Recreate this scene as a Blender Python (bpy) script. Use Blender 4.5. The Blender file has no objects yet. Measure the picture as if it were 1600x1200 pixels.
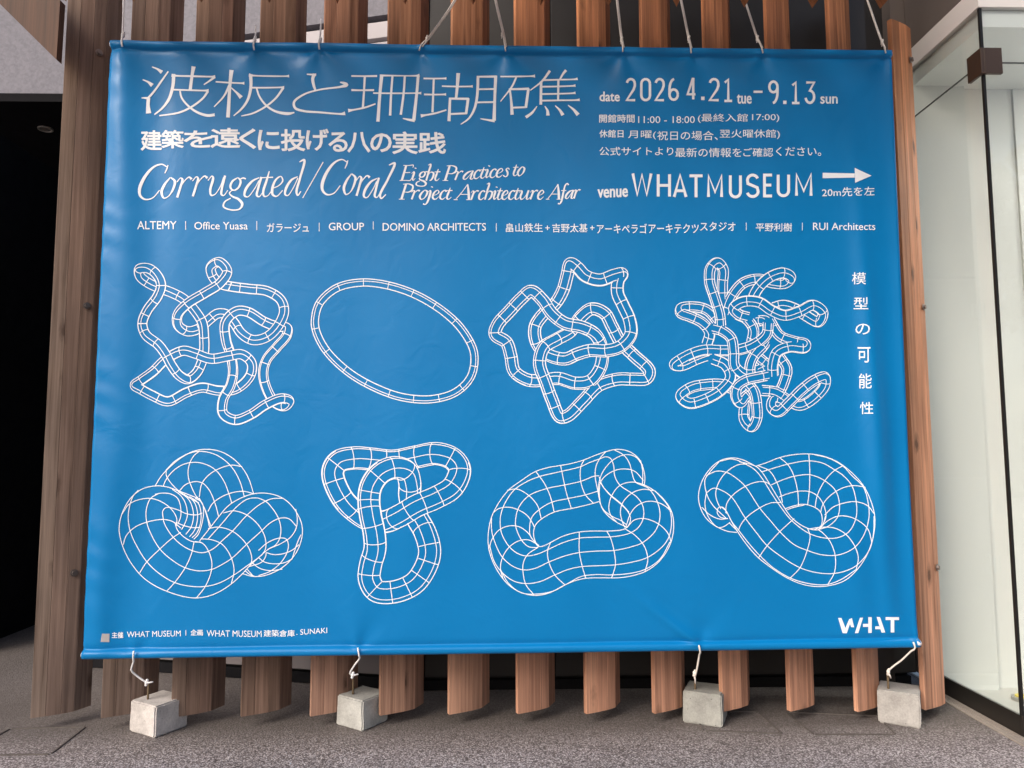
import bpy, math, random
import numpy as np
from mathutils import Vector, Matrix
R = math.radians
random.seed(7); rng = np.random.default_rng(7)
scene = bpy.context.scene
COL = scene.collection

# ------------------------------------------------------------------ camera
F = 1150.0
_z = Vector((-35, 13200, 1150)).normalized()
_y = Vector((-25, -100.3, 1150)).normalized()
_x = Vector((_y.y*_z.z-_y.z*_z.y, _y.z*_z.x-_y.x*_z.z, _y.x*_z.y-_y.y*_z.x)).normalized()
if _x.x < 0: _x = -_x
# rows: world axes in (right, up, forward); columns: camera axes in world
right = Vector((_x.x, _y.x, _z.x)); up = Vector((_x.y, _y.y, _z.y)); fwd = Vector((_x.z, _y.z, _z.z))
CAM = Vector((0, 0, 1.5))
cd = bpy.data.cameras.new('camera'); cam = bpy.data.objects.new('camera', cd); COL.objects.link(cam)
cd.sensor_width = 36; cd.lens = 36*F/1600; cd.clip_end = 500; cd.clip_start = 0.05
M = Matrix((right, up, -fwd)).transposed().to_4x4(); M.translation = CAM
cam.matrix_world = M
scene.camera = cam

# ------------------------------------------------------------------ light
SUN_EL, SUN_AZ = R(36), R(222)      # azimuth clockwise from +Y (north); light comes from behind left
w = bpy.data.worlds.new('World'); scene.world = w; w.use_nodes = True
nt = w.node_tree; bg = nt.nodes['Background']
sky = nt.nodes.new('ShaderNodeTexSky'); sky.sky_type = 'NISHITA'; sky.sun_disc = False
sky.sun_elevation = SUN_EL; sky.sun_rotation = SUN_AZ; sky.dust_density = 5; sky.air_density = 1.0
nt.links.new(sky.outputs[0], bg.inputs[0]); bg.inputs[1].default_value = 0.12
sl = bpy.data.lights.new('sun', 'SUN'); so = bpy.data.objects.new('sun', sl); COL.objects.link(so)
sl.energy = 1.0; sl.angle = R(24); sl.color = (1.0, 0.96, 0.92)
sd = Vector((math.sin(SUN_AZ)*math.cos(SUN_EL), math.cos(SUN_AZ)*math.cos(SUN_EL), math.sin(SUN_EL)))
so.rotation_euler = sd.to_track_quat('Z', 'Y').to_euler(); so.location = (-3, -6, 7)
scene.view_settings.view_transform = 'Standard'; scene.view_settings.look = 'None'
scene.view_settings.exposure = 0.6; scene.view_settings.gamma = 1.0
scene.view_settings.use_curve_mapping = False

# ------------------------------------------------------------------ helpers
rt = np.array(right); upv = np.array(up); fw = np.array(fwd); C0 = np.array(CAM)
def rays(px, py):
    px = np.asarray(px, float); py = np.asarray(py, float)
    a = (px-800)/F; b = -(py-600)/F
    return a[..., None]*rt + b[..., None]*upv + fw
def PY(px, py, Y):                      # point of the plane y = Y seen at a measured position
    d = rays(px, py); t = Y/d[..., 1]; return C0 + d*t[..., None]
def PZ(px, py, Z=0.0):
    d = rays(px, py); t = (Z-1.5)/d[..., 2]; return C0 + d*t[..., None]

def new_mesh(name, verts, faces, mat=None, smooth=False):
    m = bpy.data.meshes.new(name); m.from_pydata([tuple(v) for v in verts], [], faces); m.update()
    if mat: m.materials.append(mat)
    if smooth: m.polygons.foreach_set('use_smooth', [True]*len(m.polygons))
    return m
def link(name, mesh, parent=None, loc=None, rz=0):
    o = bpy.data.objects.new(name, mesh); COL.objects.link(o)
    if parent: o.parent = parent
    if loc is not None: o.location = loc
    if rz: o.rotation_euler = (0, 0, rz)
    return o
def tag(o, label=None, cat=None, group=None, kind=None):
    if label: o['label'] = label
    if cat: o['category'] = cat
    if group: o['group'] = group
    if kind: o['kind'] = kind
    return o
class MB:
    def __init__(s): s.v = []; s.f = []
    def add(s, v, f):
        n = len(s.v); s.v += [tuple(p) for p in v]; s.f += [tuple(i+n for i in q) for q in f]; return s
    def box(s, x0, x1, y0, y1, z0, z1, c=0.0):
        if c <= 0:
            return s.add([(x0,y0,z0),(x1,y0,z0),(x1,y1,z0),(x0,y1,z0),(x0,y0,z1),(x1,y0,z1),(x1,y1,z1),(x0,y1,z1)],
                  [(3,2,1,0),(4,5,6,7),(0,1,5,4),(1,2,6,5),(2,3,7,6),(3,0,4,7)])
        def ring(z, k):
            return [(x0+k,y0+c,z),(x0+c,y0+k,z),(x1-c,y0+k,z),(x1-k,y0+c,z),(x1-k,y1-c,z),(x1-c,y1-k,z),(x0+c,y1-k,z),(x0+k,y1-c,z)]
        rs = [[(x0+c,y0+c,z0)]*0+[(p[0],p[1],z0) for p in ring(z0, c)], ring(z0+c, 0), ring(z1-c, 0), ring(z1, c)]
        v = [p for r in rs for p in r]; f = [tuple(range(7,-1,-1)), tuple(range(24,32))]
        for k in range(3):
            for i in range(8):
                j = (i+1) % 8; f.append((k*8+i, k*8+j, k*8+8+j, k*8+8+i))
        return s.add(v, f)
    def prism(s, poly, z0, z1):            # poly counter-clockwise in x,y
        n = len(poly); v = [(x,y,z0) for x,y in poly]+[(x,y,z1) for x,y in poly]
        f = [tuple(range(n-1,-1,-1)), tuple(range(n,2*n))]+[(i,(i+1)%n,n+(i+1)%n,n+i) for i in range(n)]
        return s.add(v, f)
    def tube(s, pts, r, n=6):
        pts = [Vector(p) for p in pts]; rings = []
        a = None
        for i, p in enumerate(pts):
            t = (pts[min(i+1,len(pts)-1)]-pts[max(i-1,0)]).normalized()
            if a is None: a = t.orthogonal().normalized()
            a = (a-t*a.dot(t)).normalized(); b = t.cross(a)
            rr = r[i] if isinstance(r, (list,tuple)) else r
            rings.append([p+(a*math.cos(2*math.pi*k/n)+b*math.sin(2*math.pi*k/n))*rr for k in range(n)])
        v = [q for g in rings for q in g]; f = []
        for i in range(len(pts)-1):
            for k in range(n):
                l = (k+1) % n; f.append((i*n+k, i*n+l, i*n+n+l, i*n+n+k))
        f += [tuple(range(n-1,-1,-1)), tuple(range((len(pts)-1)*n, len(pts)*n))]
        return s.add(v, f)
    def blob(s, c, r, sq=(1,1,1), seed=0, n=8, m=6):
        v = []; f = []; rr = random.Random(seed)
        for i in range(m+1):
            for k in range(n):
                th = math.pi*i/m; ph = 2*math.pi*k/n; q = r*(1+rr.uniform(-.15,.15)) if 0<i<m else r
                v.append((c[0]+q*sq[0]*math.sin(th)*math.cos(ph), c[1]+q*sq[1]*math.sin(th)*math.sin(ph), c[2]+q*sq[2]*math.cos(th)))
        for i in range(m):
            for k in range(n):
                l = (k+1)%n; f.append((i*n+k, i*n+n+k, i*n+n+l, i*n+l))
        return s.add(v, f)
    def build(s, name, mat, parent=None, smooth=False, loc=None, rz=0):
        return link(name, new_mesh(name, s.v, s.f, mat, smooth), parent, loc, rz)

def catmull(P, closed=False, step=2.0):
    P = np.asarray(P, float); n = len(P)
    if n < 3:
        L = np.hypot(*(P[1]-P[0])[:2]); k = max(2, int(L/step)+1)
        t = np.linspace(0,1,k)[:,None]; return P[0]*(1-t)+P[1]*t
    if closed: Q = np.vstack([P[-1], P, P[0], P[1]]); segs = n
    else: Q = np.vstack([2*P[0]-P[1], P, 2*P[-1]-P[-2]]); segs = n-1
    out = []
    for i in range(segs):
        p0,p1,p2,p3 = Q[i],Q[i+1],Q[i+2],Q[i+3]
        # centripetal parametrisation
        d = [max(1e-6, np.linalg.norm((b-a)[:2])**.5) for a,b in ((p0,p1),(p1,p2),(p2,p3))]
        t0=0; t1=d[0]; t2=t1+d[1]; t3=t2+d[2]
        k = max(2, int(d[1]**2/step)+1)
        t = np.linspace(t1,t2,k,endpoint=False)[:,None]
        A1=(t1-t)/(t1-t0)*p0+(t-t0)/(t1-t0)*p1; A2=(t2-t)/(t2-t1)*p1+(t-t1)/(t2-t1)*p2; A3=(t3-t)/(t3-t2)*p2+(t-t2)/(t3-t2)*p3
        B1=(t2-t)/(t2-t0)*A1+(t-t0)/(t2-t0)*A2; B2=(t3-t)/(t3-t1)*A2+(t-t1)/(t3-t1)*A3
        out.append((t2-t)/(t2-t1)*B1+(t-t1)/(t2-t1)*B2)
    out = np.vstack(out)
    if not closed: out = np.vstack([out, P[-1]])
    return out

# ------------------------------------------------------------------ materials
class N:
    def __init__(s, name):
        s.m = bpy.data.materials.new(name); s.m.use_nodes = True; s.t = s.m.node_tree; s.b = s.t.nodes['Principled BSDF']
    def n(s, typ, **kw):
        o = s.t.nodes.new(typ)
        for k, v in kw.items():
            if hasattr(o, k): setattr(o, k, v)
            else: o.inputs[k.replace('_', ' ')].default_value = v
        return o
    def l(s, a, b): s.t.links.new(a, b)
    def ramp(s, src, stops):
        r = s.t.nodes.new('ShaderNodeValToRGB'); e = r.color_ramp.elements
        while len(e) < len(stops): e.new(.5)
        for i, (p, c) in enumerate(stops):
            e[i].position = p; e[i].color = tuple(c)+(1,) if len(c) == 3 else c
        s.l(src, r.inputs[0]); return r.outputs[0]
    def mix(s, a, b, fac, mode='MIX'):
        o = s.t.nodes.new('ShaderNodeMix'); o.data_type = 'RGBA'; o.blend_type = mode
        for v, i in ((fac, 0), (a, 6), (b, 7)):
            if hasattr(v, 'is_linked') or hasattr(v, 'links'): s.l(v, o.inputs[i])
            elif isinstance(v, (int, float)): o.inputs[i].default_value = v
            else: o.inputs[i].default_value = tuple(v)+(1,)
        return o.outputs[2]
    def bump(s, h, strength=.3, dist=.01):
        o = s.t.nodes.new('ShaderNodeBump'); o.inputs['Strength'].default_value = strength; o.inputs['Distance'].default_value = dist
        s.l(h, o.inputs['Height']); s.l(o.outputs[0], s.b.inputs['Normal'])
    def coords(s, scale=(1,1,1), kind='Object', rnd=False):
        tc = s.t.nodes.new('ShaderNodeTexCoord'); mp = s.t.nodes.new('ShaderNodeMapping'); mp.inputs['Scale'].default_value = scale
        s.l(tc.outputs[kind], mp.inputs[0])
        if rnd:
            oi = s.t.nodes.new('ShaderNodeObjectInfo'); mu = s.t.nodes.new('ShaderNodeVectorMath'); mu.operation = 'MULTIPLY'
            cb = s.t.nodes.new('ShaderNodeCombineXYZ')
            for k in range(3): s.l(oi.outputs['Random'], cb.inputs[k])
            s.l(cb.outputs[0], mu.inputs[0]); mu.inputs[1].default_value = (37, 91, 53); s.l(mu.outputs[0], mp.inputs['Location'])
        return mp.outputs[0]
def plain(name, col, rough=.6, metal=0, noise=0, nscale=8, spec=.5, bump=0):
    k = N(name); k.b.inputs['Roughness'].default_value = rough; k.b.inputs['Metallic'].default_value = metal
    k.b.inputs['Specular IOR Level'].default_value = spec
    k.b.inputs['Base Color'].default_value = tuple(col)+(1,)
    if noise:
        t = k.n('ShaderNodeTexNoise', Scale=nscale, Detail=6.0, Roughness=.65); k.l(k.coords(), t.inputs['Vector'])
        c = k.ramp(t.outputs[0], [(.25, [x*(1-noise) for x in col]), (.75, [min(1, x*(1+noise)) for x in col])])
        k.l(c, k.b.inputs['Base Color'])
        if bump: k.bump(t.outputs[0], .5, bump)
    return k.m

def wood_mat():
    k = N('cedar_wood'); oi = k.n('ShaderNodeObjectInfo')
    v = k.coords((38, 38, 1.1), rnd=True)
    g = k.n('ShaderNodeTexNoise', Scale=1.0, Detail=8.0, Roughness=.62, Distortion=.35); k.l(v, g.inputs['Vector'])
    v2 = k.coords((150, 150, 1.6), rnd=True)
    g2 = k.n('ShaderNodeTexNoise', Scale=1.0, Detail=4.0, Roughness=.6); k.l(v2, g2.inputs['Vector'])
    v3 = k.coords((1.2, 1.2, .9), rnd=True)
    g3 = k.n('ShaderNodeTexNoise', Scale=1.6, Detail=3.0); k.l(v3, g3.inputs['Vector'])
    band = k.ramp(g.outputs[0], [(.28, (.42,.36,.32)), (.42, (.82,.79,.76)), (.55, (1.05,1.04,1.03)), (.72, (1.38,1.38,1.36))])
    fine = k.ramp(g2.outputs[0], [(.3, (.85,.84,.83)), (.62, (1.07,1.07,1.07))])
    blot = k.ramp(g3.outputs[0], [(.3, (.8,.8,.82)), (.7, (1.18,1.15,1.1))])
    c = k.mix(oi.outputs['Color'], band, 1.0, 'MULTIPLY'); c = k.mix(c, fine, 1.0, 'MULTIPLY'); c = k.mix(c, blot, 1.0, 'MULTIPLY')
    # greyed, rain-washed lower and outer wood
    sep = k.n('ShaderNodeSeparateXYZ'); tc = k.n('ShaderNodeTexCoord'); geo = k.n('ShaderNodeNewGeometry'); k.l(geo.outputs['Position'], sep.inputs[0])
    mr = k.n('ShaderNodeMapRange'); k.l(sep.outputs[2], mr.inputs[0]); mr.inputs[1].default_value = 0.1; mr.inputs[2].default_value = 3.4
    mr.inputs[3].default_value = .34; mr.inputs[4].default_value = .02
    hs = k.n('ShaderNodeHueSaturation'); hs.inputs['Saturation'].default_value = .45; hs.inputs['Value'].default_value = 1.12; k.l(c, hs.inputs['Color'])
    c = k.mix(c, hs.outputs[0], mr.outputs[0])
    # knots: thin elongated dark spots
    kv = k.coords((9, 9, 3.6), rnd=True); vo = k.n('ShaderNodeTexVoronoi', Scale=1.0); vo.inputs['Randomness'].default_value = 1.0
    nz = k.n('ShaderNodeTexNoise', Scale=9.0, Detail=2.0); k.l(kv, nz.inputs['Vector'])
    kvv = k.n('ShaderNodeVectorMath'); kvv.operation = 'MULTIPLY_ADD'; k.l(nz.outputs['Color'], kvv.inputs[0]); kvv.inputs[1].default_value = (.18,.18,.18); k.l(kv, kvv.inputs[2])
    k.l(kvv.outputs[0], vo.inputs['Vector'])
    sel = k.n('ShaderNodeSeparateColor'); k.l(vo.outputs['Color'], sel.inputs[0])
    pick = k.n('ShaderNodeMath'); pick.operation = 'GREATER_THAN'; k.l(sel.outputs[0], pick.inputs[0]); pick.inputs[1].default_value = .6
    kn = k.ramp(vo.outputs['Distance'], [(.08, (1,1,1)), (.15, (.5,.5,.5)), (.28, (0,0,0))])
    mm = k.n('ShaderNodeMath'); mm.operation = 'MULTIPLY'; k.l(kn, mm.inputs[0]); k.l(pick.outputs[0], mm.inputs[1])
    kf = k.n('ShaderNodeMath'); kf.operation = 'MULTIPLY'; k.l(mm.outputs[0], kf.inputs[0]); kf.inputs[1].default_value = .8
    c = k.mix(c, (.045,.02,.012), kf.outputs[0])
    k.l(c, k.b.inputs['Base Color']); k.b.inputs['Roughness'].default_value = .62; k.b.inputs['Specular IOR Level'].default_value = .35
    k.bump(g2.outputs[0], .35, .003)
    return k.m
WOOD = wood_mat()

def vinyl():
    k = N('blue_vinyl'); n1 = k.n('ShaderNodeTexNoise', Scale=1.4, Detail=4.0); k.l(k.coords(), n1.inputs['Vector'])
    c = k.ramp(n1.outputs[0], [(.3, (.0, .172, .45)), (.7, (.0, .188, .48))])
    k.l(c, k.b.inputs['Base Color']); k.b.inputs['Roughness'].default_value = .34; k.b.inputs['Specular IOR Level'].default_value = .3
    n2 = k.n('ShaderNodeTexNoise', Scale=7.0, Detail=6.0, Roughness=.5, Distortion=.8); k.l(k.coords(), n2.inputs['Vector'])
    k.bump(n2.outputs[0], .30, .010)
    return k.m
VINYL = vinyl()
PRINT = plain('white_print', (.88, .90, .95), .4, spec=.4)
GREYP = plain('grey_sticker', (.45, .42, .42), .5)

def ground_mat():
    k = N('washed_aggregate'); v = k.coords((1,1,1))
    vo = k.n('ShaderNodeTexVoronoi', Scale=125.0); k.l(v, vo.inputs['Vector'])
    vo2 = k.n('ShaderNodeTexVoronoi', Scale=230.0); k.l(v, vo2.inputs['Vector'])
    sc = k.n('ShaderNodeSeparateColor'); k.l(vo.outputs['Color'], sc.inputs[0])
    peb = k.ramp(sc.outputs[0], [(0, (.09,.075,.078)), (.35, (.28,.245,.255)), (.7, (.50,.455,.465)), (1, (.80,.76,.77))])
    sc2 = k.n('ShaderNodeSeparateColor'); k.l(vo2.outputs['Color'], sc2.inputs[0])
    peb2 = k.ramp(sc2.outputs[0], [(0, (.16,.138,.14)), (1, (.60,.55,.56))])
    c = k.mix(peb, peb2, .35)
    edge = k.ramp(vo.outputs['Distance'], [(.3, (1,1,1)), (.7, (.30,.28,.27))])
    c = k.mix(c, edge, 1.0, 'MULTIPLY')
    big = k.n('ShaderNodeTexNoise', Scale=1.3, Detail=6.0, Roughness=.6); k.l(v, big.inputs['Vector'])
    bl = k.ramp(big.outputs[0], [(.28, (.66,.64,.62)), (.45, (.95,.94,.93)), (.7, (1.22,1.22,1.24))]); c = k.mix(c, bl, 1.0, 'MULTIPLY')
    st = k.n('ShaderNodeTexVoronoi', Scale=3.1); k.l(v, st.inputs['Vector']); sp_ = k.ramp(st.outputs['Distance'], [(.03, (.45,.43,.42)), (.07, (1,1,1))])
    c = k.mix(c, sp_, 1.0, 'MULTIPLY')
    # dirt and contact shade painted together as a darker strip beneath the fins
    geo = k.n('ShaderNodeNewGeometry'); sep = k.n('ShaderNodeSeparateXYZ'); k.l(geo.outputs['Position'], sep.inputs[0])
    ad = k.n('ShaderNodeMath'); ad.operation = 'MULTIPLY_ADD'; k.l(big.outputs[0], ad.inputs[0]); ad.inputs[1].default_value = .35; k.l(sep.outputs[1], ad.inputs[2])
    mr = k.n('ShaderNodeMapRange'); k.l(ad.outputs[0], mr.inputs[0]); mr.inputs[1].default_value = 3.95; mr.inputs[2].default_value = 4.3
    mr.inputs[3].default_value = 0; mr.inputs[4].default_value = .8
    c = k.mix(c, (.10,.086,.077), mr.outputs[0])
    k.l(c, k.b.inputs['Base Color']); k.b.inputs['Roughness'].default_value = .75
    k.bump(vo.outputs['Distance'], .55, -.004)
    return k.m
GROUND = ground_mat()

def concrete():
    k = N('cast_concrete'); v = k.coords((1,1,1), rnd=True)
    a = k.n('ShaderNodeTexNoise', Scale=9.0, Detail=8.0, Roughness=.65); k.l(v, a.inputs['Vector'])
    b = k.n('ShaderNodeTexNoise', Scale=120.0, Detail=3.0); k.l(v, b.inputs['Vector'])
    oi = k.n('ShaderNodeObjectInfo')
    c = k.ramp(a.outputs[0], [(.25, (.62,.61,.60)), (.5, (.9,.9,.89)), (.75, (1.12,1.12,1.1))]); c = k.mix(oi.outputs['Color'], c, 1, 'MULTIPLY')
    d = k.ramp(b.outputs[0], [(.3, (.86,.86,.86)), (.7, (1.06,1.06,1.06))]); c = k.mix(c, d, 1, 'MULTIPLY')
    vo = k.n('ShaderNodeTexVoronoi', Scale=26.0); k.l(v, vo.inputs['Vector'])
    p = k.ramp(vo.outputs['Distance'], [(.035, (1,1,1)), (.08, (0,0,0))]); c = k.mix(c, (.07,.065,.06), p)
    k.l(c, k.b.inputs['Base Color']); k.b.inputs['Roughness'].default_value = .85
    mx = k.n('ShaderNodeMath'); mx.operation = 'MULTIPLY_ADD'; k.l(p, mx.inputs[0]); mx.inputs[1].default_value = -1.5; k.l(a.outputs[0], mx.inputs[2])
    k.bump(mx.outputs[0], .5, .006)
    return k.m
CONC = concrete()
def stucco():
    k = N('textured_render'); t = k.n('ShaderNodeTexNoise', Scale=38.0, Detail=3.0, Roughness=.5, Distortion=.6); k.l(k.coords(), t.inputs['Vector'])
    c = k.ramp(t.outputs[0], [(.3, (.19,.186,.215)), (.7, (.25,.243,.28))]); k.l(c, k.b.inputs['Base Color'])
    k.b.inputs['Roughness'].default_value = .85; k.bump(t.outputs[0], .45, .008); return k.m
STUCCO = stucco()
BLACK = plain('black_cladding', (.012,.012,.014), .85, noise=.3, spec=.08)
DARKP = plain('charcoal_panel', (.022,.019,.018), .45, noise=.2, nscale=3)
MAUVE_SHADED = plain('pale_panel_shaded', (.20,.18,.19), .6, noise=.08, nscale=2)  # lower wall panels, shadow behind the fins painted into the colour
STEEL = plain('dark_steel', (.05,.045,.045), .4, metal=.8)
BOLT = plain('zinc_bolt', (.30,.26,.24), .45, metal=.9)
RUST = plain('rusty_steel', (.16,.11,.06), .7, noise=.4, nscale=60)
ROPE = plain('cotton_rope', (.74,.68,.62), .85, noise=.15, nscale=300, bump=.001)
WROPE = plain('white_cord', (.80,.79,.80), .7, noise=.1, nscale=300)
UPPER = plain('pale_panel_lit', (.48,.45,.48), .6, noise=.05, nscale=2)  # lighter copy of the same wall panel, for its lit upper part
CREAM = plain('cream_wall', (.80,.81,.79), .12, noise=.02, nscale=1.5)
WHITEW = plain('white_ceiling', (.84,.80,.77), .6)
TAUPE = plain('taupe_soffit', (.17,.14,.125), .6, noise=.08, nscale=2)
GREYM = plain('grey_mullion', (.36,.36,.34), .45, metal=.3)
POSTM = plain('pale_post', (.42,.39,.36), .5)
FLOORI = plain('pale_floor', (.55,.54,.50), .35, noise=.05)
BRONZE = plain('bronze_fitting', (.075,.048,.036), .45, metal=.2)
RAIL = plain('brushed_rail', (.055,.05,.045), .35, metal=.7)
STRIP = plain('beige_strip', (.30,.265,.235), .7, noise=.15, nscale=40)
YEL = plain('yellow_label', (.75,.62,.10), .5)
SEAL = plain('black_sealant', (.008,.008,.008), .5)
def glass_mat():
    k = N('clear_glass'); t = k.t; out = t.nodes['Material Output']; t.nodes.remove(k.b)
    tr = t.nodes.new('ShaderNodeBsdfTransparent'); tr.inputs[0].default_value = (.965,.98,.972,1)
    gl = t.nodes.new('ShaderNodeBsdfGlossy'); gl.inputs['Roughness'].default_value = .012; gl.inputs[0].default_value = (.95,1,.98,1)
    nz = t.nodes.new('ShaderNodeTexNoise'); nz.inputs['Scale'].default_value = 1.6; nz.inputs['Detail'].default_value = 1.0
    tc = t.nodes.new('ShaderNodeTexCoord'); t.links.new(tc.outputs['Object'], nz.inputs['Vector'])
    bm = t.nodes.new('ShaderNodeBump'); bm.inputs['Strength'].default_value = .12; bm.inputs['Distance'].default_value = .02
    t.links.new(nz.outputs[0], bm.inputs['Height']); t.links.new(bm.outputs[0], gl.inputs['Normal'])
    # Schlick reflectance from the angle to the pane, the same from both sides
    ge = t.nodes.new('ShaderNodeNewGeometry'); dt_ = t.nodes.new('ShaderNodeVectorMath'); dt_.operation = 'DOT_PRODUCT'
    t.links.new(ge.outputs['Incoming'], dt_.inputs[0]); t.links.new(ge.outputs['True Normal'], dt_.inputs[1])
    def mth(op, a, b=None):
        o = t.nodes.new('ShaderNodeMath'); o.operation = op
        for v, i in ((a, 0), (b, 1)):
            if v is None: continue
            if isinstance(v, (int, float)): o.inputs[i].default_value = v
            else: t.links.new(v, o.inputs[i])
        return o.outputs[0]
    fr = mth('ADD', .04, mth('MULTIPLY', .96, mth('POWER', mth('SUBTRACT', 1.0, mth('ABSOLUTE', dt_.outputs['Value'])), 5.0)))
    mx = t.nodes.new('ShaderNodeMixShader'); t.links.new(fr, mx.inputs[0]); t.links.new(tr.outputs[0], mx.inputs[1]); t.links.new(gl.outputs[0], mx.inputs[2])
    t.links.new(mx.outputs[0], out.inputs[0]); return k.m
GLASS = glass_mat()

# ------------------------------------------------------------------ setting: ground and buildings
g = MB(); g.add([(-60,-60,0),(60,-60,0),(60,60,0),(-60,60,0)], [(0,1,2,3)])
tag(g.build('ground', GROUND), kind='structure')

# dark facade right of centre, joints between its cladding panels recessed
DW = 4.72
fac = link('dark_facade', None); tag(fac, 'near-black panelled wall standing behind the right half of the timber screen', 'wall')
MB().box(-.46, 2.62, DW+.06, DW+.16, 0, 5.0).build('backing', SEAL, fac)
MB().box(-.46, 2.62, DW+.015, DW+.058, 0, .06).build('skirting', BLACK, fac)
xs = [-.455, .36, 1.16, 1.96, float(PY(1388, 20, DW-.03)[0])]
for i in range(len(xs)-1):
    for z0, z1 in ((.085, 1.3), (1.32, 2.6), (2.62, 3.735), (3.76, 4.07), (4.095, 5.0)):
        MB().box(xs[i]+.012, xs[i+1]-.012, DW, DW+.055, z0, z1, .003).build('panel', DARKP, fac)
for a_, b_, m in ((1389, 1395.5, TAUPE), (1396.5, 1402, GREYM), (1402.7, 1416, POSTM), (1416.7, 1424, GREYM)):
    x0, x1 = float(PY(a_, 20, DW-.03)[0]), float(PY(b_, 20, DW-.03)[0])
    MB().box(x0, x1, DW-.03, DW+.055, .08, 5.0, .004).build('mullion', m, fac)

# paler wall running back to the left, textured render above, dark doorway further left
pw = link('pale_facade', None); tag(pw, 'pale mauve panelled wall with textured blue-grey render above, receding behind the left fins', 'wall')
A = Vector((-.46, 4.72, 0)); B = Vector((-3.02, 5.35, 0)); d = (B-A); L = d.length; ang = math.atan2(d.y, d.x)
def lbox(x0, x1, y0, y1, z0, z1, name, mat, par, c=0):   # local frame: x along wall to the left, +y in front
    o = MB().box(x0, x1, y0, y1, z0, z1, c).build(name, mat, par, loc=A, rz=ang); return o
lbox(0, L, -.16, -.03, 0, 4.415, 'backing', SEAL, pw)
k = 0.01
while k < L-.1:
    e = min(k+1.35, L)
    lbox(k+.006, e-.006, -.03, .02, .09, 2.1, 'panel', MAUVE_SHADED, pw, .003)
    lbox(k+.006, e-.006, -.03, .02, 2.12, 4.24, 'panel', UPPER, pw, .003)
    lbox(k+.006, e-.006, -.03, .02, 4.27, 4.385, 'panel', UPPER, pw, .003)
    k = e
lbox(0, L, -.029, .012, .005, .07, 'skirting', BLACK, pw)
lbox(0, L, -.16, .035, 4.42, 6.5, 'render', STUCCO, pw)
lw = link('entrance_wall', None); tag(lw, 'lilac textured wall at the far left above a black doorway opening', 'wall')
yl = 5.75
zb = float(PY(40, 148, yl)[2])
MB().box(-7.5, -3.1, yl, yl+.2, zb, 7.5).build('render', STUCCO, lw)
MB().box(-7.5, -3.12, yl-.03, yl+.17, zb-.07, zb-.003).build('lintel', BLACK, lw)
MB().box(-7.5, -3.3, 9.2, 9.3, 0, 4.6).build('back_panel', BLACK, lw)
MB().box(-7.6, -7.5, 5.9, 9.2, 0, 4.6).build('side_panel', BLACK, lw)
MB().box(-3.10, -3.03, 5.30, 9.2, 0, 4.3).build('side_panel', BLACK, lw)
p0 = PZ(0, 998); p1 = PZ(48, 979)
bd = MB(); dx = p1-p0; n_ = np.array([-dx[1], dx[0], 0]); n_ /= np.linalg.norm(n_); q0 = p0-dx*1.5; q1 = p1+dx*3
bd.prism([tuple(q0[:2]), tuple(q1[:2]), tuple((q1+n_*.08)[:2]), tuple((q0+n_*.08)[:2])], 0.0, 4.0)
bd.build('door_leaf', BLACK, lw)
zc = zb+.02
MB().box(-7.5, -3.3, yl+.205, 9.2, zc, zc+.08).build('soffit', BLACK, lw)
# round downlight (unlit) set in front of the doorway soffit
yd = yl+.42
dl = link('downlight', None, loc=tuple(PZ(71, 203, zc-.013))); tag(dl, 'unlit round downlight ring glinting in the dark doorway at far left', 'light')
ring = MB(); n = 24
for a_ in range(n):
    pass
v = []; f = []
for i in range(n):
    t = 2*math.pi*i/n
    for r_, z_ in ((.060, .0), (.064, .012), (.050, .010), (.047, .004)): v.append((r_*math.cos(t), r_*math.sin(t), z_))
for i in range(n):
    j = (i+1) % n
    for q in range(4): f.append((i*4+q, j*4+q, j*4+(q+1)%4, i*4+(q+1)%4))
ring.add(v, f); ring.build('trim_ring', plain('satin_ring', (.5,.47,.42), .4, metal=.2), dl, smooth=True)
lens = MB(); lens.add([(.047*math.cos(2*math.pi*i/n), .047*math.sin(2*math.pi*i/n), .006) for i in range(n)], [tuple(range(n))]); lens.build('lens', plain('dim_lens', (.18,.16,.14), .3), dl)

# taupe wall / soffit above the glazed box
XA = 2.73
sf = link('overhead_soffit', None); tag(sf, 'taupe brown overhead panel between the dark facade and the glazed box', 'soffit')
MB().box(XA-.008, XA+.06, 4.0, 4.61, 4.104, 5.2, .003).build('side_board', TAUPE, sf)
MB().box(2.63, 7.0, 4.62, 4.9, 4.12, 5.2).build('back_board', TAUPE, sf)

# ------------------------------------------------------------------ glazed box at the right
XA, YC, YB = 2.73, 3.90, 4.66
ZT, ZS, ZR = 3.97, 3.65, .108
gb = link('glass_vestibule', None); tag(gb, 'frameless glass entrance box with cream interior right of the timber screen', 'glass box')
gm = .012
MB().box(XA, XA+gm, YC+.016, YB, ZR, ZS-.003).build('glass_pane', GLASS, gb)
MB().box(XA, XA+gm, YC+.016, YB, ZS+.003, ZT).build('glass_pane', GLASS, gb)
MB().box(XA+.014, 6.6, YC, YC+gm, ZR, ZS-.003).build('glass_pane', GLASS, gb)
MB().box(XA+.014, 6.6, YC, YC+gm, ZS+.003, ZT).build('glass_pane', GLASS, gb)
MB().box(XA-.001, XA+.0135, YC-.001, YC+.0155, ZR, ZT).build('corner_seal', SEAL, gb)
MB().box(XA+.002, XA+.010, YC+.017, YB, ZS-.0029, ZS+.0029).build('joint_seal', SEAL, gb)
MB().box(XA+.015, 6.6, YC+.002, YC+.010, ZS-.0029, ZS+.0029).build('joint_seal', SEAL, gb)
MB().box(XA-.004, XA+.0135, YC+.016, YB, 0.0, ZR-.001).build('base_rail', RAIL, gb)
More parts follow.
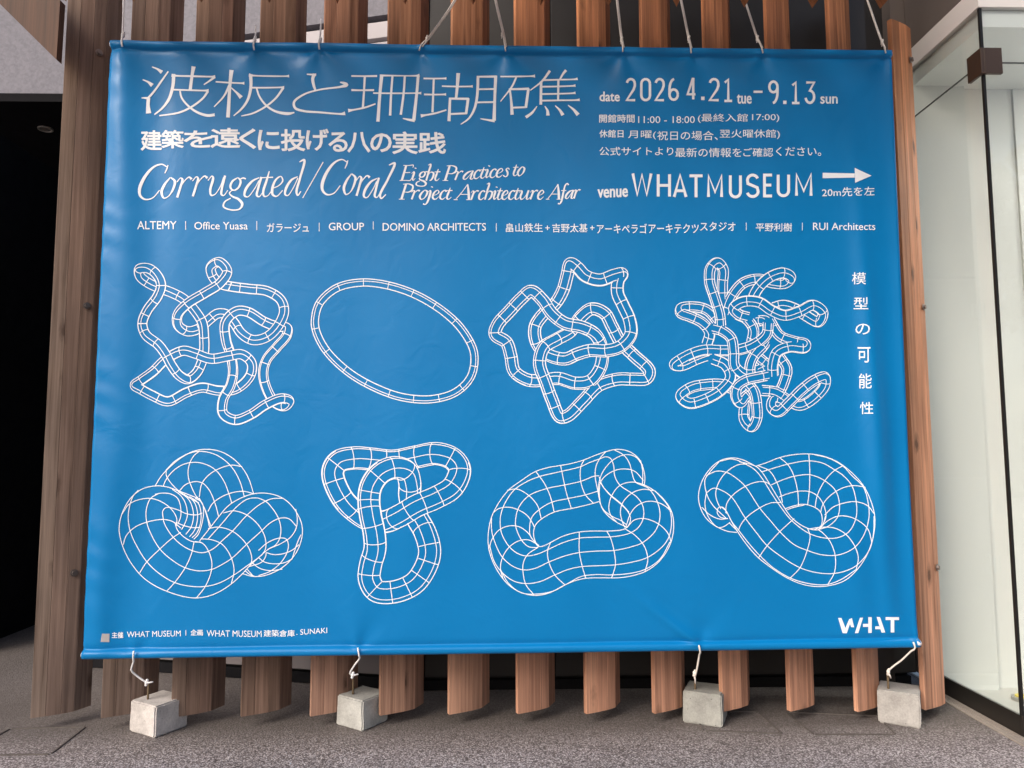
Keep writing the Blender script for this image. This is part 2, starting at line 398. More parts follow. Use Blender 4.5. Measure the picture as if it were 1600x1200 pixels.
MB().box(XA-.004, 6.6, YC-.004, YC+.0155, 0.0, ZR-.001).build('base_rail', RAIL, gb)
pf = MB(); pf.box(XA-.022, XA-.0015, YC-.022, YC+.10, ZS-.075, ZS+.075, .002); pf.box(XA-.0012, XA+.10, YC-.022, YC-.0015, ZS-.075, ZS+.075, .002)
pf.build('patch_fitting', BRONZE, gb)
MB().box(XA-.01, 6.6, YC-.01, YB, ZT+.002, ZT+.13).build('fascia', WHITEW, gb)
MB().box(XA+.02, 6.6, YC+.02, 9.5, ZT-.10, ZT-.002).build('ceiling', CREAM, gb)
MB().box(XA+.02, 6.6, YC+.02, 9.5, .002, .012).build('floor', FLOORI, gb)
MB().box(XA+.014, XA+.36, YB-.06, YB+.04, .012, ZT-.10).build('wall_panel', CREAM, gb)
MB().box(XA+.365, XA+.70, YB-.02, YB+.04, .012, ZT-.10).build('wall_panel', CREAM, gb)
MB().box(XA+.705, 6.6, YB-.03, YB+.04, .012, ZT-.10).build('wall_panel', CREAM, gb)
MB().box(6.6, 6.7, YC, YB+.1, 0, ZT+.13).build('side_wall', CREAM, gb)
# ceiling lights of the vestibule (its interior is lit in the photograph)
EM = bpy.data.materials.new('lamp_panel'); EM.use_nodes = True
b_ = EM.node_tree.nodes['Principled BSDF']; b_.inputs['Emission Color'].default_value = (1, .96, .90, 1); b_.inputs['Emission Strength'].default_value = 75.0
for x in (4.3, 5.4):
    MB().box(x, x+.3, YC+.2, YC+.5, ZT-.112, ZT-.1005).build('ceiling_lamp', EM, gb)
yp = PZ(1597, 1094, .012)
mk = link('floor_marker', None, loc=tuple(yp)); tag(mk, 'small grey disc with yellow top on the floor inside the glass box', 'floor marker')
for nm, r_, z_, mt in (('base', .055, .02, GREYM), ('cap', .035, .028, YEL)):
    MB().prism([(r_*math.cos(2*math.pi*i/20), r_*math.sin(2*math.pi*i/20)) for i in range(20)], 0 if nm == 'base' else .0205, z_).build(nm, mt, mk)
# ribbed beige strip along the foot of the glass
ks = link('edge_strip', None); ks['kind'] = 'structure'
for i in range(3):
    MB().box(2.645+i*.027, 2.645+i*.027+.023, 2.2, 4.60, -.02, .008, .002).build('rib', STRIP, ks)

# inspection covers let into the ground
def cover(corners, label, w=.008):
    P = [PZ(x, y, .004) for x, y in corners]
    c = sum(P)/4
    o = link('inspection_cover', None, loc=(c[0], c[1], 0)); tag(o, label, 'ground cover', 'inspection covers in the ground')
    P = [p-np.array([c[0], c[1], 0]) for p in P]
    for i in range(4):
        a, b = P[i], P[(i+1) % 4]; t = (b-a)/np.linalg.norm(b-a); n = np.array([-t[1], t[0], 0])*w/2
        a2 = a+t*.008; b2 = b-t*.008
        MB().prism([tuple((a2-n)[:2]), tuple((b2-n)[:2]), tuple((b2+n)[:2]), tuple((a2+n)[:2])], -.01, .006).build('frame_edge', plainframe, o)
plainframe = plain('worn_frame', (.12,.105,.098), .6, metal=.2, noise=.3, nscale=30)
cover([(-60,1180), (79,1178), (134,1135), (16,1138)], 'worn steel-edged inspection cover at the bottom left below the first fin')
cover([(1272,1147), (1400,1147), (1372,1118), (1228,1112)], 'faint steel-edged inspection cover beside the rightmost concrete block')
cover([(1100,1141), (1222,1146), (1186,1112), (1080,1108)], 'faint steel-edged inspection cover under the third concrete block')

# ------------------------------------------------------------------ timber screen
YS = 4.12; PITCH = .358
prof = [(0,0), (.063,.030), (.125,.064), (.174,.102), (.216,.195)]
scr = link('timber_screen', None, loc=(0, YS, 0)); tag(scr, 'row of fourteen curved cedar fins behind the blue banner', 'timber screen')
X0 = float(PY(47, 1122, YS)[0]); X1 = float(PY(1446, 1110, YS)[0]); PITCH = (X1-X0)/13
bolts_z = [float(PY(150, y, YS+.12)[2]) for y in (88, 480, 893)]
bolt_mesh = MB(); bolt_mesh.prism([(.013*math.cos(math.pi*i/3), .013*math.sin(math.pi*i/3)) for i in range(6)], .004, .014)
bolt_mesh.prism([(.02*math.cos(2*math.pi*i/14), .02*math.sin(2*math.pi*i/14)) for i in range(14)], 0, .004)
bm_ = new_mesh('bolt_head', bolt_mesh.v, bolt_mesh.f, BOLT)
def lathpoly(a, b, th, gap=.0007):
    a = np.array(a); b = np.array(b); t = (b-a)/np.linalg.norm(b-a); n = np.array([t[1], -t[0]])   # n: outward (front/right)
    a2 = a+t*gap; b2 = b-t*gap; c = .0012
    return [tuple(a2-n*th), tuple(a2-n*c), tuple(a2+t*c), tuple(b2-t*c), tuple(b2-n*c), tuple(b2-n*th)]
for i in range(14):
    x = X0+PITCH*i; u = i/13
    last = i == 13
    zt = float(PY(1396, 29, YS)[2]) if last else 4.55
    z0 = float(PY(47+107.6*i, 1123-.95*i, YS)[2])+rng.uniform(-.004, .004)
    s = link('slat', None, scr, loc=(x, 0, 0))
    # slat body: spine board behind the laths
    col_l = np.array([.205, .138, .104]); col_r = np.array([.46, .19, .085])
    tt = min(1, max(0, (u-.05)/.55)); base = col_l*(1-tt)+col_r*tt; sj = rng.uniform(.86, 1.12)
    sp = MB(); a, b = np.array(prof[1]), np.array(prof[3]); 
    sp.prism([(.03,.045), (.114,.092), (.155,.128), (.188,.194), (.170,.202), (.136,.155), (.10,.125), (.02,.075)], z0+.004, zt-.02)
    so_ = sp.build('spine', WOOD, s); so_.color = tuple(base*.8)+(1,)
    for j in range(4):
        m_ = new_mesh('lath', *[(lambda q: (q.v, q.f))(MB().prism(lathpoly(prof[j], prof[j+1], .028), z0, zt))][0], WOOD)
        if last:      # rounded top: cut falls towards the wall
            pass
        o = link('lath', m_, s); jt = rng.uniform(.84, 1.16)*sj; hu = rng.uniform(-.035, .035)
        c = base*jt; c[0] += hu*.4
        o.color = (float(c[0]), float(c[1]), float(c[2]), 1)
    for z in bolts_z:
        if last and z > zt-.1: continue
        for (px_, py_) in ((.150, .080), (.198, .155)):
            if last and px_ > .18: continue
            # outward normal of the face
            nx, ny = (.68, -.73) if px_ < .184 else (.82, -.57)
            bo = bpy.data.objects.new('bolt_head', bm_); COL.objects.link(bo); bo.parent = s
            bo.rotation_euler = Vector((nx, ny, 0)).to_track_quat('Z', 'Y').to_euler(); bo.location = (px_+.002*nx, py_+.002*ny, z)
for z in bolts_z:
    MB().box(X0-.05, X1+.22, .215, .245, z-.05, z+.05).build('rail', STEEL, scr)
    for i in range(14):
        MB().box(X0+PITCH*i+.17, X0+PITCH*i+.21, .17, .214, z-.045, z+.045).build('bracket', STEEL, scr)
MB().box(X1-.13, X1-.02, .26, .40, 0, 4.5).build('edge_post', DARKP, scr)
for o in [o for o in COL.objects if o.name.startswith('spine')]: pass

# rafters of the canopy overhead: boards running out and up over the banner
can = link('timber_canopy', None, loc=(0, 3.6, 4.0)); tag(can, 'cedar rafters of the canopy poking into view above the banner', 'canopy')
YR = 3.84
tips = []
for i in range(13):
    px_ = 103 + (1375-103)*i/12.0
    y_ = 2 + 12*i/12.0
    tips.append(PY(px_, y_, YR))
for i, tp in enumerate(tips):
    x, z = tp[0], tp[2]
    zz = z-4.0; y0, y1 = -1.1, YR-3.6
    sec = [(x, zz), (x+.035, zz+.075), (x+.035, zz+.28), (x-.035, zz+.28), (x-.035, zz+.075)]
    v = [(a, y0, b) for a, b in sec]+[(a, y1, b) for a, b in sec]
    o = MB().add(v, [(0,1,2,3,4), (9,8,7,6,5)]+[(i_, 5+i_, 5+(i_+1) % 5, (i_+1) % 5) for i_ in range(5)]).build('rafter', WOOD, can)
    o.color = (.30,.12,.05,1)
# big diagonal brace top left, its shade put into the wood colour
p_a, p_b, p_c, p_d = PY(-120, -112, 3.95), PY(88, 93, 3.95), PY(94, 0, 3.95), PY(20, -75, 3.95)
br = MB(); v = [tuple(p) for p in (p_a, p_b, p_c, p_d)]; v += [(a, b+.05, c) for a, b, c in v]
br.add(v, [(0,1,2,3), (7,6,5,4), (0,4,5,1), (1,5,6,2), (2,6,7,3), (3,7,4,0)])
o = br.build('diagonal_brace', WOOD); o.color = (.085,.036,.018,1); tag(o, 'shaded dark diagonal timber brace meeting the first fin at the top left corner', 'brace')

# unseen roof slab shaped to darken the banner top; street-side wall and hedge across the forecourt
rf = MB().box(-.4, 2.45, 2.6, 3.9, 5.3, 5.6, .01).build('shade_roof', plain('shade_roof_grey', (.30,.27,.25), .7)); tag(rf, 'unseen flat roof slab added to shade the top of the banner', 'roof')
hw = MB().box(-24, 24, -15.0, -14.6, 0, 2.5, .01).build('boundary_wall', plain('dark_hedge', (.035,.045,.03), .9, noise=.6, nscale=5, bump=.05)); tag(hw, 'low dark green boundary across the forecourt, mirrored in the glass', 'wall')

# street trees beyond the forecourt (mirrored in the glass at the right)
leafm = plain('leaf_green', (.05,.075,.03), .6, noise=.4, nscale=3); barkm = plain('bark', (.09,.07,.055), .9, noise=.3)
def tree(x, y, seed, label):
    rr = np.random.default_rng(seed); t = link('tree', None, loc=(x, y, 0)); tag(t, label, 'tree', 'trees across the forecourt')
    tk = MB(); tk.tube([(0,0,0), (.06,0,2.2), (.02,.05,4.6), (.1,0,7)], [.2,.16,.12,.05], 8)
    for a in range(6):
        q = a*1.05; tk.tube([(0,0,3.6+.3*a), (.9*math.cos(q), .9*math.sin(q), 5+.3*a), (1.9*math.cos(q), 1.9*math.sin(q), 6+.3*a)], [.07,.05,.02], 5)
    tk.build('trunk', barkm, t)
    n = 3200; c = rr.normal(0, 1, (n, 3)); c /= np.linalg.norm(c, axis=1)[:, None]; c *= (rr.random((n, 1))**.4)
    c = c*np.array([2.7, 2.7, 2.3])+np.array([0, 0, 7.4]); c += .5*np.sin(c*2.3+seed)
    a = rr.normal(0, .16, (n, 3)); b = rr.normal(0, .16, (n, 3))
    V = np.stack([c, c+a, c+a+b, c+b], 1).reshape(-1, 3); link('crown', new_mesh('crown', V.tolist(), [(4*i, 4*i+1, 4*i+2, 4*i+3) for i in range(n)], leafm), t)
for i, (x, y, lb) in enumerate([(9.2,-12.2,'leafy street tree across the forecourt, nearest of the row'), (13.6,-12.8,'leafy street tree across the forecourt, second of the row'), (18.2,-12.4,'leafy street tree across the forecourt, third of the row'), (22.5,-13,'leafy street tree across the forecourt, far end of the row')]): tree(x, y, i+3, lb)

# ------------------------------------------------------------------ banner surface
YBN = 3.92
corn = {k: PY(*v, YBN) for k, v in dict(tl=(175,64), tr=(1391,79), bl=(130,1030), br=(1437,1012)).items()}
TIES_T = [(190,70), (397,72), (499,74), (657,80), (790,80), (973,82), (1080,82), (1191,82), (1384,80)]
TIES_B = [(208,1020), (560,1018), (1093,1010), (1430,1008)]
tt3 = [PY(x, y, YBN) for x, y in TIES_T]; tb3 = [PY(x, y, YBN) for x, y in TIES_B]
ztop = lambda x: np.interp(x, [corn['tl'][0], corn['tr'][0]], [corn['tl'][2], corn['tr'][2]])
zbot = lambda x: np.interp(x, [corn['bl'][0], corn['br'][0]], [corn['bl'][2], corn['br'][2]])
xl_ = lambda z: np.interp(z, [corn['bl'][2], corn['tl'][2]], [corn['bl'][0], corn['tl'][0]])
xr_ = lambda z: np.interp(z, [corn['br'][2], corn['tr'][2]], [corn['br'][0], corn['tr'][0]])
HEM = .045
def ysurf(x, z):
    x = np.asarray(x, float); z = np.asarray(z, float)
    G = lambda a, s: np.exp(-(a/s)**2)
    el = x-xl_(z); er = xr_(z)-x; dt = ztop(x)-z; db = z-zbot(x)
    y = np.zeros_like(x)
    y += -.010*np.sin(x*1.7+.8)*np.sin(z*.9+.3) - .005*np.sin(x*3.9+z*.8+2.0) - .0035*np.sin(x*7.3-z*1.3+.5) - .0012*np.sin(x*17+z*2.1)*(.5+.5*np.sin(z*1.7+x))
    # side pleats
    y += -.025*G(el-.10+.03*np.sin(z*2.2), .075)*(.55+.45*np.sin(z*1.9+1)) + .010*G(el-.27, .09)
    y += -.0022*G(el, .12)*np.sin(z*31+3*np.sin(z*7)+x*20)
    y += -.024*G(er-.19-.05*(z-2)*.6, .055)*G(z-1.7, 1.05) + .010*G(er-.06, .06)*G(z-1.7, 1.3)
    y += -.006*G(er-.33-.10*(z-1), .07)*G(z-.9, .5)
    y += -.0035*np.sin(er*18+z*3)*G(er, .5)*G(z-1.2, .8)
    # radial folds at the ties
    for k, p in enumerate(tt3):
        dx = x-p[0]; dz = p[2]-z; r = np.hypot(dx, dz)+1e-6; th = np.arctan2(dx, dz+1e-6)
        y += -.0105*np.exp(-r/.22)*np.cos(th*(3+k % 3)+k*1.3)*(1-np.exp(-r/.03))
    for k, p in enumerate(tb3):
        dx = x-p[0]; dz = z-p[2]; r = np.hypot(dx, dz)+1e-6; th = np.arctan2(dx, dz+1e-6)
        y += -.0085*np.exp(-r/.2)*np.cos(th*(3+k % 2)+k)*(1-np.exp(-r/.03))
    p = tb3[2]; dx = x-p[0]; dz = z-p[2]; sd_ = dx*.62+dz*.785; al = -dx*.785+dz*.62
    y += -.030*G(sd_, .024)*np.where(al > 0, np.exp(-al/.25)*(1-np.exp(-al/.03)), 0) + .012*G(sd_-.06, .04)*np.where(al > 0, np.exp(-al/.25)*(1-np.exp(-al/.03)), 0)
    # shallow swags between the top ties
    for a, b in zip(tt3[3:-1], tt3[4:]):
        m = (a[0]+b[0])/2; h = (b[0]-a[0])/2; q = (x-m)/h
        y += np.where(np.abs(q) < 1, .004*G(dt-.10-.06*(1-q*q), .05), 0)
    y *= 1-np.exp(-np.maximum(0, np.minimum(dt, db))/.06)*.8
    # rods in the hem pockets
    for dd in (dt, db):
        q = np.clip((dd-HEM/2)/(HEM/2), -1, 1); y += -.019*np.sqrt(1-q*q)
        y += .004*G(dd-HEM-.008, .010)
    return YBN+y
def on_banner(px, py, off=0.0):
    dv = rays(px, py); t = np.full(dv.shape[:-1], YBN)/dv[..., 1]
    for _ in range(6):
        P = C0+dv*t[..., None]; t = (ysurf(P[..., 0], P[..., 2])-off)/dv[..., 1]
    return C0+dv*t[..., None]
ban = link('banner', None, loc=(0, YBN, 0)); tag(ban, 'large blue vinyl exhibition banner with white lettering and wireframe drawings', 'banner')
nu = 300
vv = np.concatenate([np.linspace(0, HEM*1.3, 16)/3.2, np.linspace(HEM*1.3/3.2, 1-HEM*1.3/3.2, 200)[1:-1], 1-np.linspace(HEM*1.3, 0, 16)/3.2])
uu = np.linspace(0, 1, nu)
U, V = np.meshgrid(uu, vv)
# outline measured along the edges, straight between the corners with a slight bow at the sides
lx = corn['tl'][0]*(1-V)+corn['bl'][0]*V - .012*np.sin(math.pi*V)*0; rx = corn['tr'][0]*(1-V)+corn['br'][0]*V
XX = lx*(1-U)+rx*U
ZZ = (corn['tl'][2]*(1-U)+corn['tr'][2]*U)*(1-V)+(corn['bl'][2]*(1-U)+corn['br'][2]*U)*V
YY = ysurf(XX, ZZ)
def grid_faces(nv, nu):
    i, j = np.meshgrid(np.arange(nv-1), np.arange(nu-1), indexing='ij'); a = (i*nu+j).ravel()
    return np.stack([a, a+nu, a+nu+1, a+1], 1).tolist()
verts = np.stack([XX, YY-YBN, ZZ], -1).reshape(-1, 3).tolist()
sh = link('sheet', new_mesh('sheet', verts, grid_faces(len(vv), nu), VINYL, True), ban)
md = sh.modifiers.new('thickness', 'SOLIDIFY'); md.thickness = .0012; md.offset = -1
# hem rods showing at the ends
for (a, b, zf) in (('tl', 'tr', -1), ('bl', 'br', 1)):
    pa, pb = corn[a].copy(), corn[b].copy()
    ca = Vector((pa[0]-.006, 0.0, pa[2]+zf*HEM/2)); cb = Vector((pb[0]+.004, 0.0, pb[2]+zf*HEM/2))
    for e0, e1 in ((ca, ca+Vector((.022, 0, 0))), (cb-Vector((.022, 0, 0)), cb)): MB().tube([e0, e1], .0150, 12).build('rod', plain('white_rod', (.75,.74,.78), .35), ban, True)

# ---- printing
POFF = .0018
class Print:
    def __init__(s): s.v = []; s.f = []
    def poly_tris(s, pts, faces):
        n = sum(len(a) for a in s.v); s.v.append(np.asarray(pts, float)); s.o = getattr(s, 'o', []); s.o.append(np.full(len(pts), (len(s.v) % 500)*1.2e-6)); s.f += [tuple(int(i)+n for i in q) for q in faces]
    def stroke(s, P, w=None, closed=False, step=2.0, smooth=True):
        P = np.asarray(P, float)
        if P.shape[1] == 2: P = np.hstack([P, np.full((len(P), 1), w)])
        Q = catmull(P, closed, step) if smooth else P
        if len(Q) < 2: return
        if closed: nxt = np.roll(Q, -1, 0); prv = np.roll(Q, 1, 0)
        else:
            nxt = np.vstack([Q[1:], Q[-1]]); prv = np.vstack([Q[0], Q[:-1]])
        t = nxt[:, :2]-prv[:, :2]; t /= np.linalg.norm(t, axis=1)[:, None]+1e-9
        nrm = np.stack([-t[:, 1], t[:, 0]], 1); h = Q[:, 2:3]/2
        a = Q[:, :2]+nrm*h; b = Q[:, :2]-nrm*h; m = len(Q)
        fs = [(i, i+1, m+i+1, m+i) for i in range(m-1)]
        if closed: fs.append((m-1, 0, m, 2*m-1))
        s.poly_tris(np.vstack([a, b]), fs)
    def polyline(s, P, w):      # sharp corners with mitres by overlap: separate butt pieces joined through small discs
        P = np.asarray(P, float)
        Pn = [P[0]]
        for p in P[1:]:
            if np.hypot(*(p-Pn[-1])) > 1e-6: Pn.append(p)
        P = np.array(Pn); m = len(P)
        d = np.diff(P, axis=0); d /= np.linalg.norm(d, axis=1)[:, None]; nn = np.stack([-d[:, 1], d[:, 0]], 1)
        L_ = []; 
        for i in range(m):
            if i == 0: o = nn[0]*w/2
            elif i == m-1: o = nn[-1]*w/2
            else:
                q = nn[i-1]+nn[i]; q /= np.linalg.norm(q)+1e-9; o = q*(w/2)/max(.72, q.dot(nn[i]))
            L_.append(o)
        L_ = np.array(L_); s.poly_tris(np.vstack([P+L_, P-L_]), [(i, i+1, m+i+1, m+i) for i in range(m-1)])
    def build(s, name, mat=PRINT, label=None, off=POFF):
        if not s.v: return None
        A_ = np.vstack(s.v); O_ = np.concatenate(s.o)
        # split long faces so that the print follows the folds of the sheet
        P = A_.tolist(); O = O_.tolist(); todo = [q for q in s.f]; out = []; mids = {}
        while todo:
            q = todo.pop(); m = len(q)
            e = [math.hypot(P[q[i]][0]-P[q[(i+1) % m]][0], P[q[i]][1]-P[q[(i+1) % m]][1]) for i in range(m)]
            if max(e) <= 6.0: out.append(q); continue
            if m > 3:
                for i in range(1, m-1): todo.append((q[0], q[i], q[i+1]))
                continue
            i = e.index(max(e)); a, b, c = q[i], q[(i+1) % 3], q[(i+2) % 3]; k_ = (min(a, b), max(a, b))
            if k_ not in mids:
                mids[k_] = len(P); P.append([(P[a][0]+P[b][0])/2, (P[a][1]+P[b][1])/2]); O.append(O[a])
            todo += [(a, mids[k_], c), (mids[k_], b, c)]
        A_ = np.array(P); s.f = out
        W = on_banner(A_[:, 0], A_[:, 1], off+np.array(O)); W[:, 1] -= YBN
        # all faces towards the viewer
        fs = []
        for q in s.f:
            a, b, c = A_[q[0]], A_[q[1]], A_[q[2]]
            cr = (b[0]-a[0])*(c[1]-a[1])-(b[1]-a[1])*(c[0]-a[0]); fs.append(q if cr < 0 else q[::-1])
        o = link(name, new_mesh(name, W.tolist(), fs, mat), ban)
        if label: o['label'] = label
        return o

def font_pts(body, bold=0.0):
    c = bpy.data.curves.new('t', 'FONT'); c.body = body; c.offset = bold; c.resolution_u = 3
    o = bpy.data.objects.new('t', c); COL.objects.link(o); bpy.context.view_layer.update()
    m = o.to_mesh(); v = np.array([p.co[:2] for p in m.vertices]); f = [tuple(p.vertices) for p in m.polygons]
    o.to_mesh_clear(); bpy.data.objects.remove(o); bpy.data.curves.remove(c); return v, f
def text(pr, body, x0, x1, yt, yb, bold=0.0, tilt=0.0, sx=1, ox=0, oy=0, shear=0, dense=False):
    v, f = font_pts(body, 0)
    lo, hi = v.min(0), v.max(0); q = (v-lo)/(hi-lo)
    x = x0+(x1-x0)*q[:, 0]; y = yb+(yt-yb)*q[:, 1]+tilt*(q[:, 0]-.5)
    x = x+shear*(q[:, 1]-.5)
    W = np.stack([ox+x/sx, oy+y/sx], 1); pr.poly_tris(W, f)
    if bold > 0:      # heavier weight: the outline of every glyph stroked
        cnt = {}
        for q in f:
            for a, b in zip(q, q[1:]+q[:1]):
                k_ = (min(a, b), max(a, b)); cnt[k_] = cnt.get(k_, 0)+1
        E_ = np.array([k_ for k_, c_ in cnt.items() if c_ == 1]); a = W[E_[:, 0]]; b = W[E_[:, 1]]
        d_ = b-a; ln = np.hypot(d_[:, 0], d_[:, 1])+1e-9; d_ /= ln[:, None]; hw = bold*abs(yb-yt)/sx/max(.5, (hi-lo)[1]); nn = np.stack([-d_[:, 1], d_[:, 0]], 1)*hw
        a = a-d_*hw*.5; b = b+d_*hw*.5; m_ = len(a)
        pr.poly_tris(np.vstack([a+nn, b+nn, b-nn, a-nn]), [(i, i+m_, i+2*m_, i+3*m_) for i in range(m_)])

# scaled-zoom coordinate frames used when measuring
def frame(ox, oy, sc): return lambda L: [(ox+p[0]/sc, oy+p[1]/sc)+tuple(q/sc for q in p[2:]) for p in L]
FA, FB = frame(200, 80, 4), frame(560, 80, 4)

# title, line by line in brush-like strokes
TA = [[(150,98,5),(185,112,10),(212,132,20)], [(92,178,4),(125,192,10),(152,214,21)], [(85,292,4),(108,292,9),(128,296,16)],
 [(128,292,18),(125,340,18),(129,388,28)], [(128,290,11),(160,255,10),(210,185,9),(252,126,7)],
 [(272,150,16),(292,153,10),(400,156,9),(530,159,10),(545,158,15)], [(286,142,18),(280,220,16),(255,300,14),(215,355,10),(165,396,6)],
 [(410,95,22),(402,140,16),(388,244,16)], [(543,160,14),(510,185,9),(474,209,5)], [(278,240,8),(400,244,8),(488,246,10),(504,246,17)],
 [(500,250,12),(470,292,10),(400,346,10),(320,383,9),(196,403,6)], [(325,248,8),(335,290,9),(380,345,10),(440,385,12),(500,402,14),(542,397,14)],
 [(548,191,7),(640,197,8),(715,200,9),(727,200,15)], [(647,117,22),(638,200,16),(625,414,19)], [(634,212,12),(600,280,9),(538,348,5)], [(645,228,5),(680,260,11),(708,290,21)],
 [(756,148,16),(780,152,9),(900,156,8),(995,156,9),(1007,155,15)], [(766,144,18),(768,220,15),(750,300,13),(710,360,10),(660,404,5)],
 [(770,228,8),(870,228,8),(960,226,9),(976,226,15)], [(970,230,12),(925,292,10),(860,346,9),(780,388,8),(708,405,5)], [(803,230,8),(820,280,9),(860,335,10),(920,375,11),(1000,390,15),(1040,383,6)],
 [(1118,144,6),(1150,146,9),(1176,146,12)], [(1166,142,18),(1155,170,16),(1160,210,14),(1172,246,10)],
 [(1325,194,5),(1345,198,12),(1366,210,19),(1330,222,11),(1200,240,8),(1100,270,9),(1038,318,12),(1045,355,13),(1100,374,11),(1200,382,10),(1335,392,11),(1357,388,20)],
 [(1396,155,8),(1480,156,8),(1557,155,10)], [(1396,243,10),(1460,244,8),(1538,243,10)], [(1480,158,11),(1475,250,10),(1468,352,11)], [(1376,371,19),(1400,368,10),(1480,352,9),(1547,329,7)]]
TB = [[(92,262,7),(240,263,8),(382,262,9),(393,262,15)], [(134,152,12),(165,152,9),(365,153,9),(382,150,15)], [(146,146,18),(135,260,15),(122,440,17)], [(213,155,11),(205,260,11),(198,402,12)],
 [(290,155,11),(283,260,11),(265,397,12)], [(374,150,14),(365,260,14),(346,432,17)], [(352,434,15),(315,428,11),(278,420,5)],
 [(407,170,8),(470,171,8),(540,170,9),(550,170,14)], [(410,270,9),(470,271,8),(536,270,9),(548,270,14)], [(471,172,10),(467,280,10),(463,382,11)], [(390,404,19),(415,400,10),(480,388,9),(550,367,7)],
 [(522,218,7),(618,221,8),(702,220,9),(715,220,14)], [(624,137,20),(618,220,15),(610,298,13)], [(566,296,10),(690,298,12)], [(573,292,12),(566,437,16)], [(686,294,14),(673,392,13)], [(566,393,9),(678,388,10)],
 [(748,154,14),(742,280,13),(725,360,12),(690,420,9),(640,457,4)], [(742,160,9),(862,158,11)], [(858,152,16),(852,300,14),(848,434,18)], [(745,238,8),(852,236,9)], [(738,320,8),(852,318,9)], [(852,436,14),(810,430,9),(763,422,4)],
 [(887,158,7),(990,158,8),(1088,156,9),(1104,155,17)], [(988,160,9),(960,220,9),(888,314,4)], [(940,238,9),(1066,235,12)], [(946,236,9),(955,310,11),(961,397,17)], [(1063,233,13),(1046,354,14)], [(958,353,9),(1046,350,9)],
 [(1197,122,13),(1150,185,10),(1074,245,4)], [(1298,118,14),(1280,140,11),(1258,178,8)], [(1142,188,13),(1140,334,14)], [(1148,181,9),(1250,178,8),(1358,175,9),(1370,172,14)], [(1142,222,9),(1250,220,8),(1345,216,9),(1357,214,14)],
 [(1142,268,9),(1250,266,8),(1345,262,9),(1357,260,14)], [(1138,309,9),(1250,307,8),(1370,305,9),(1383,303,14)], [(1250,178,11),(1248,307,10)],
 [(1117,343,4),(1085,385,11),(1046,413,15)], [(1165,343,4),(1182,372,12),(1184,402,18)], [(1230,340,4),(1260,370,12),(1278,400,18)], [(1310,337,4),(1345,365,12),(1373,398,20)]]
pr = Print()
wt = lambda L: [(a, b, c*1.15+1.2) for a, b, c in L]
for s_ in TA: pr.stroke(FA(wt(s_)))
for s_ in TB: pr.stroke(FB(wt(s_)))
pr.build('lettering')

pr = Print()
for (b, x0, x1, yt, yb) in [('建',82,210,497,618),('築',212,346,495,605),('を',350,525,498,600),('遠',518,700,482,602),('く',698,798,486,608),('に',814,945,495,615),('投',958,1105,490,622),('げ',1114,1252,488,618),('る',1256,1370,508,626),('八',1374,1512,508,630),('の',1517,1645,516,628),('実',1655,1808,505,640),('践',1818,1985,508,638)]:
    text(pr, b, x0, x1, yt, yb, .022, 0, 4, 200, 80)
pr.build('lettering')

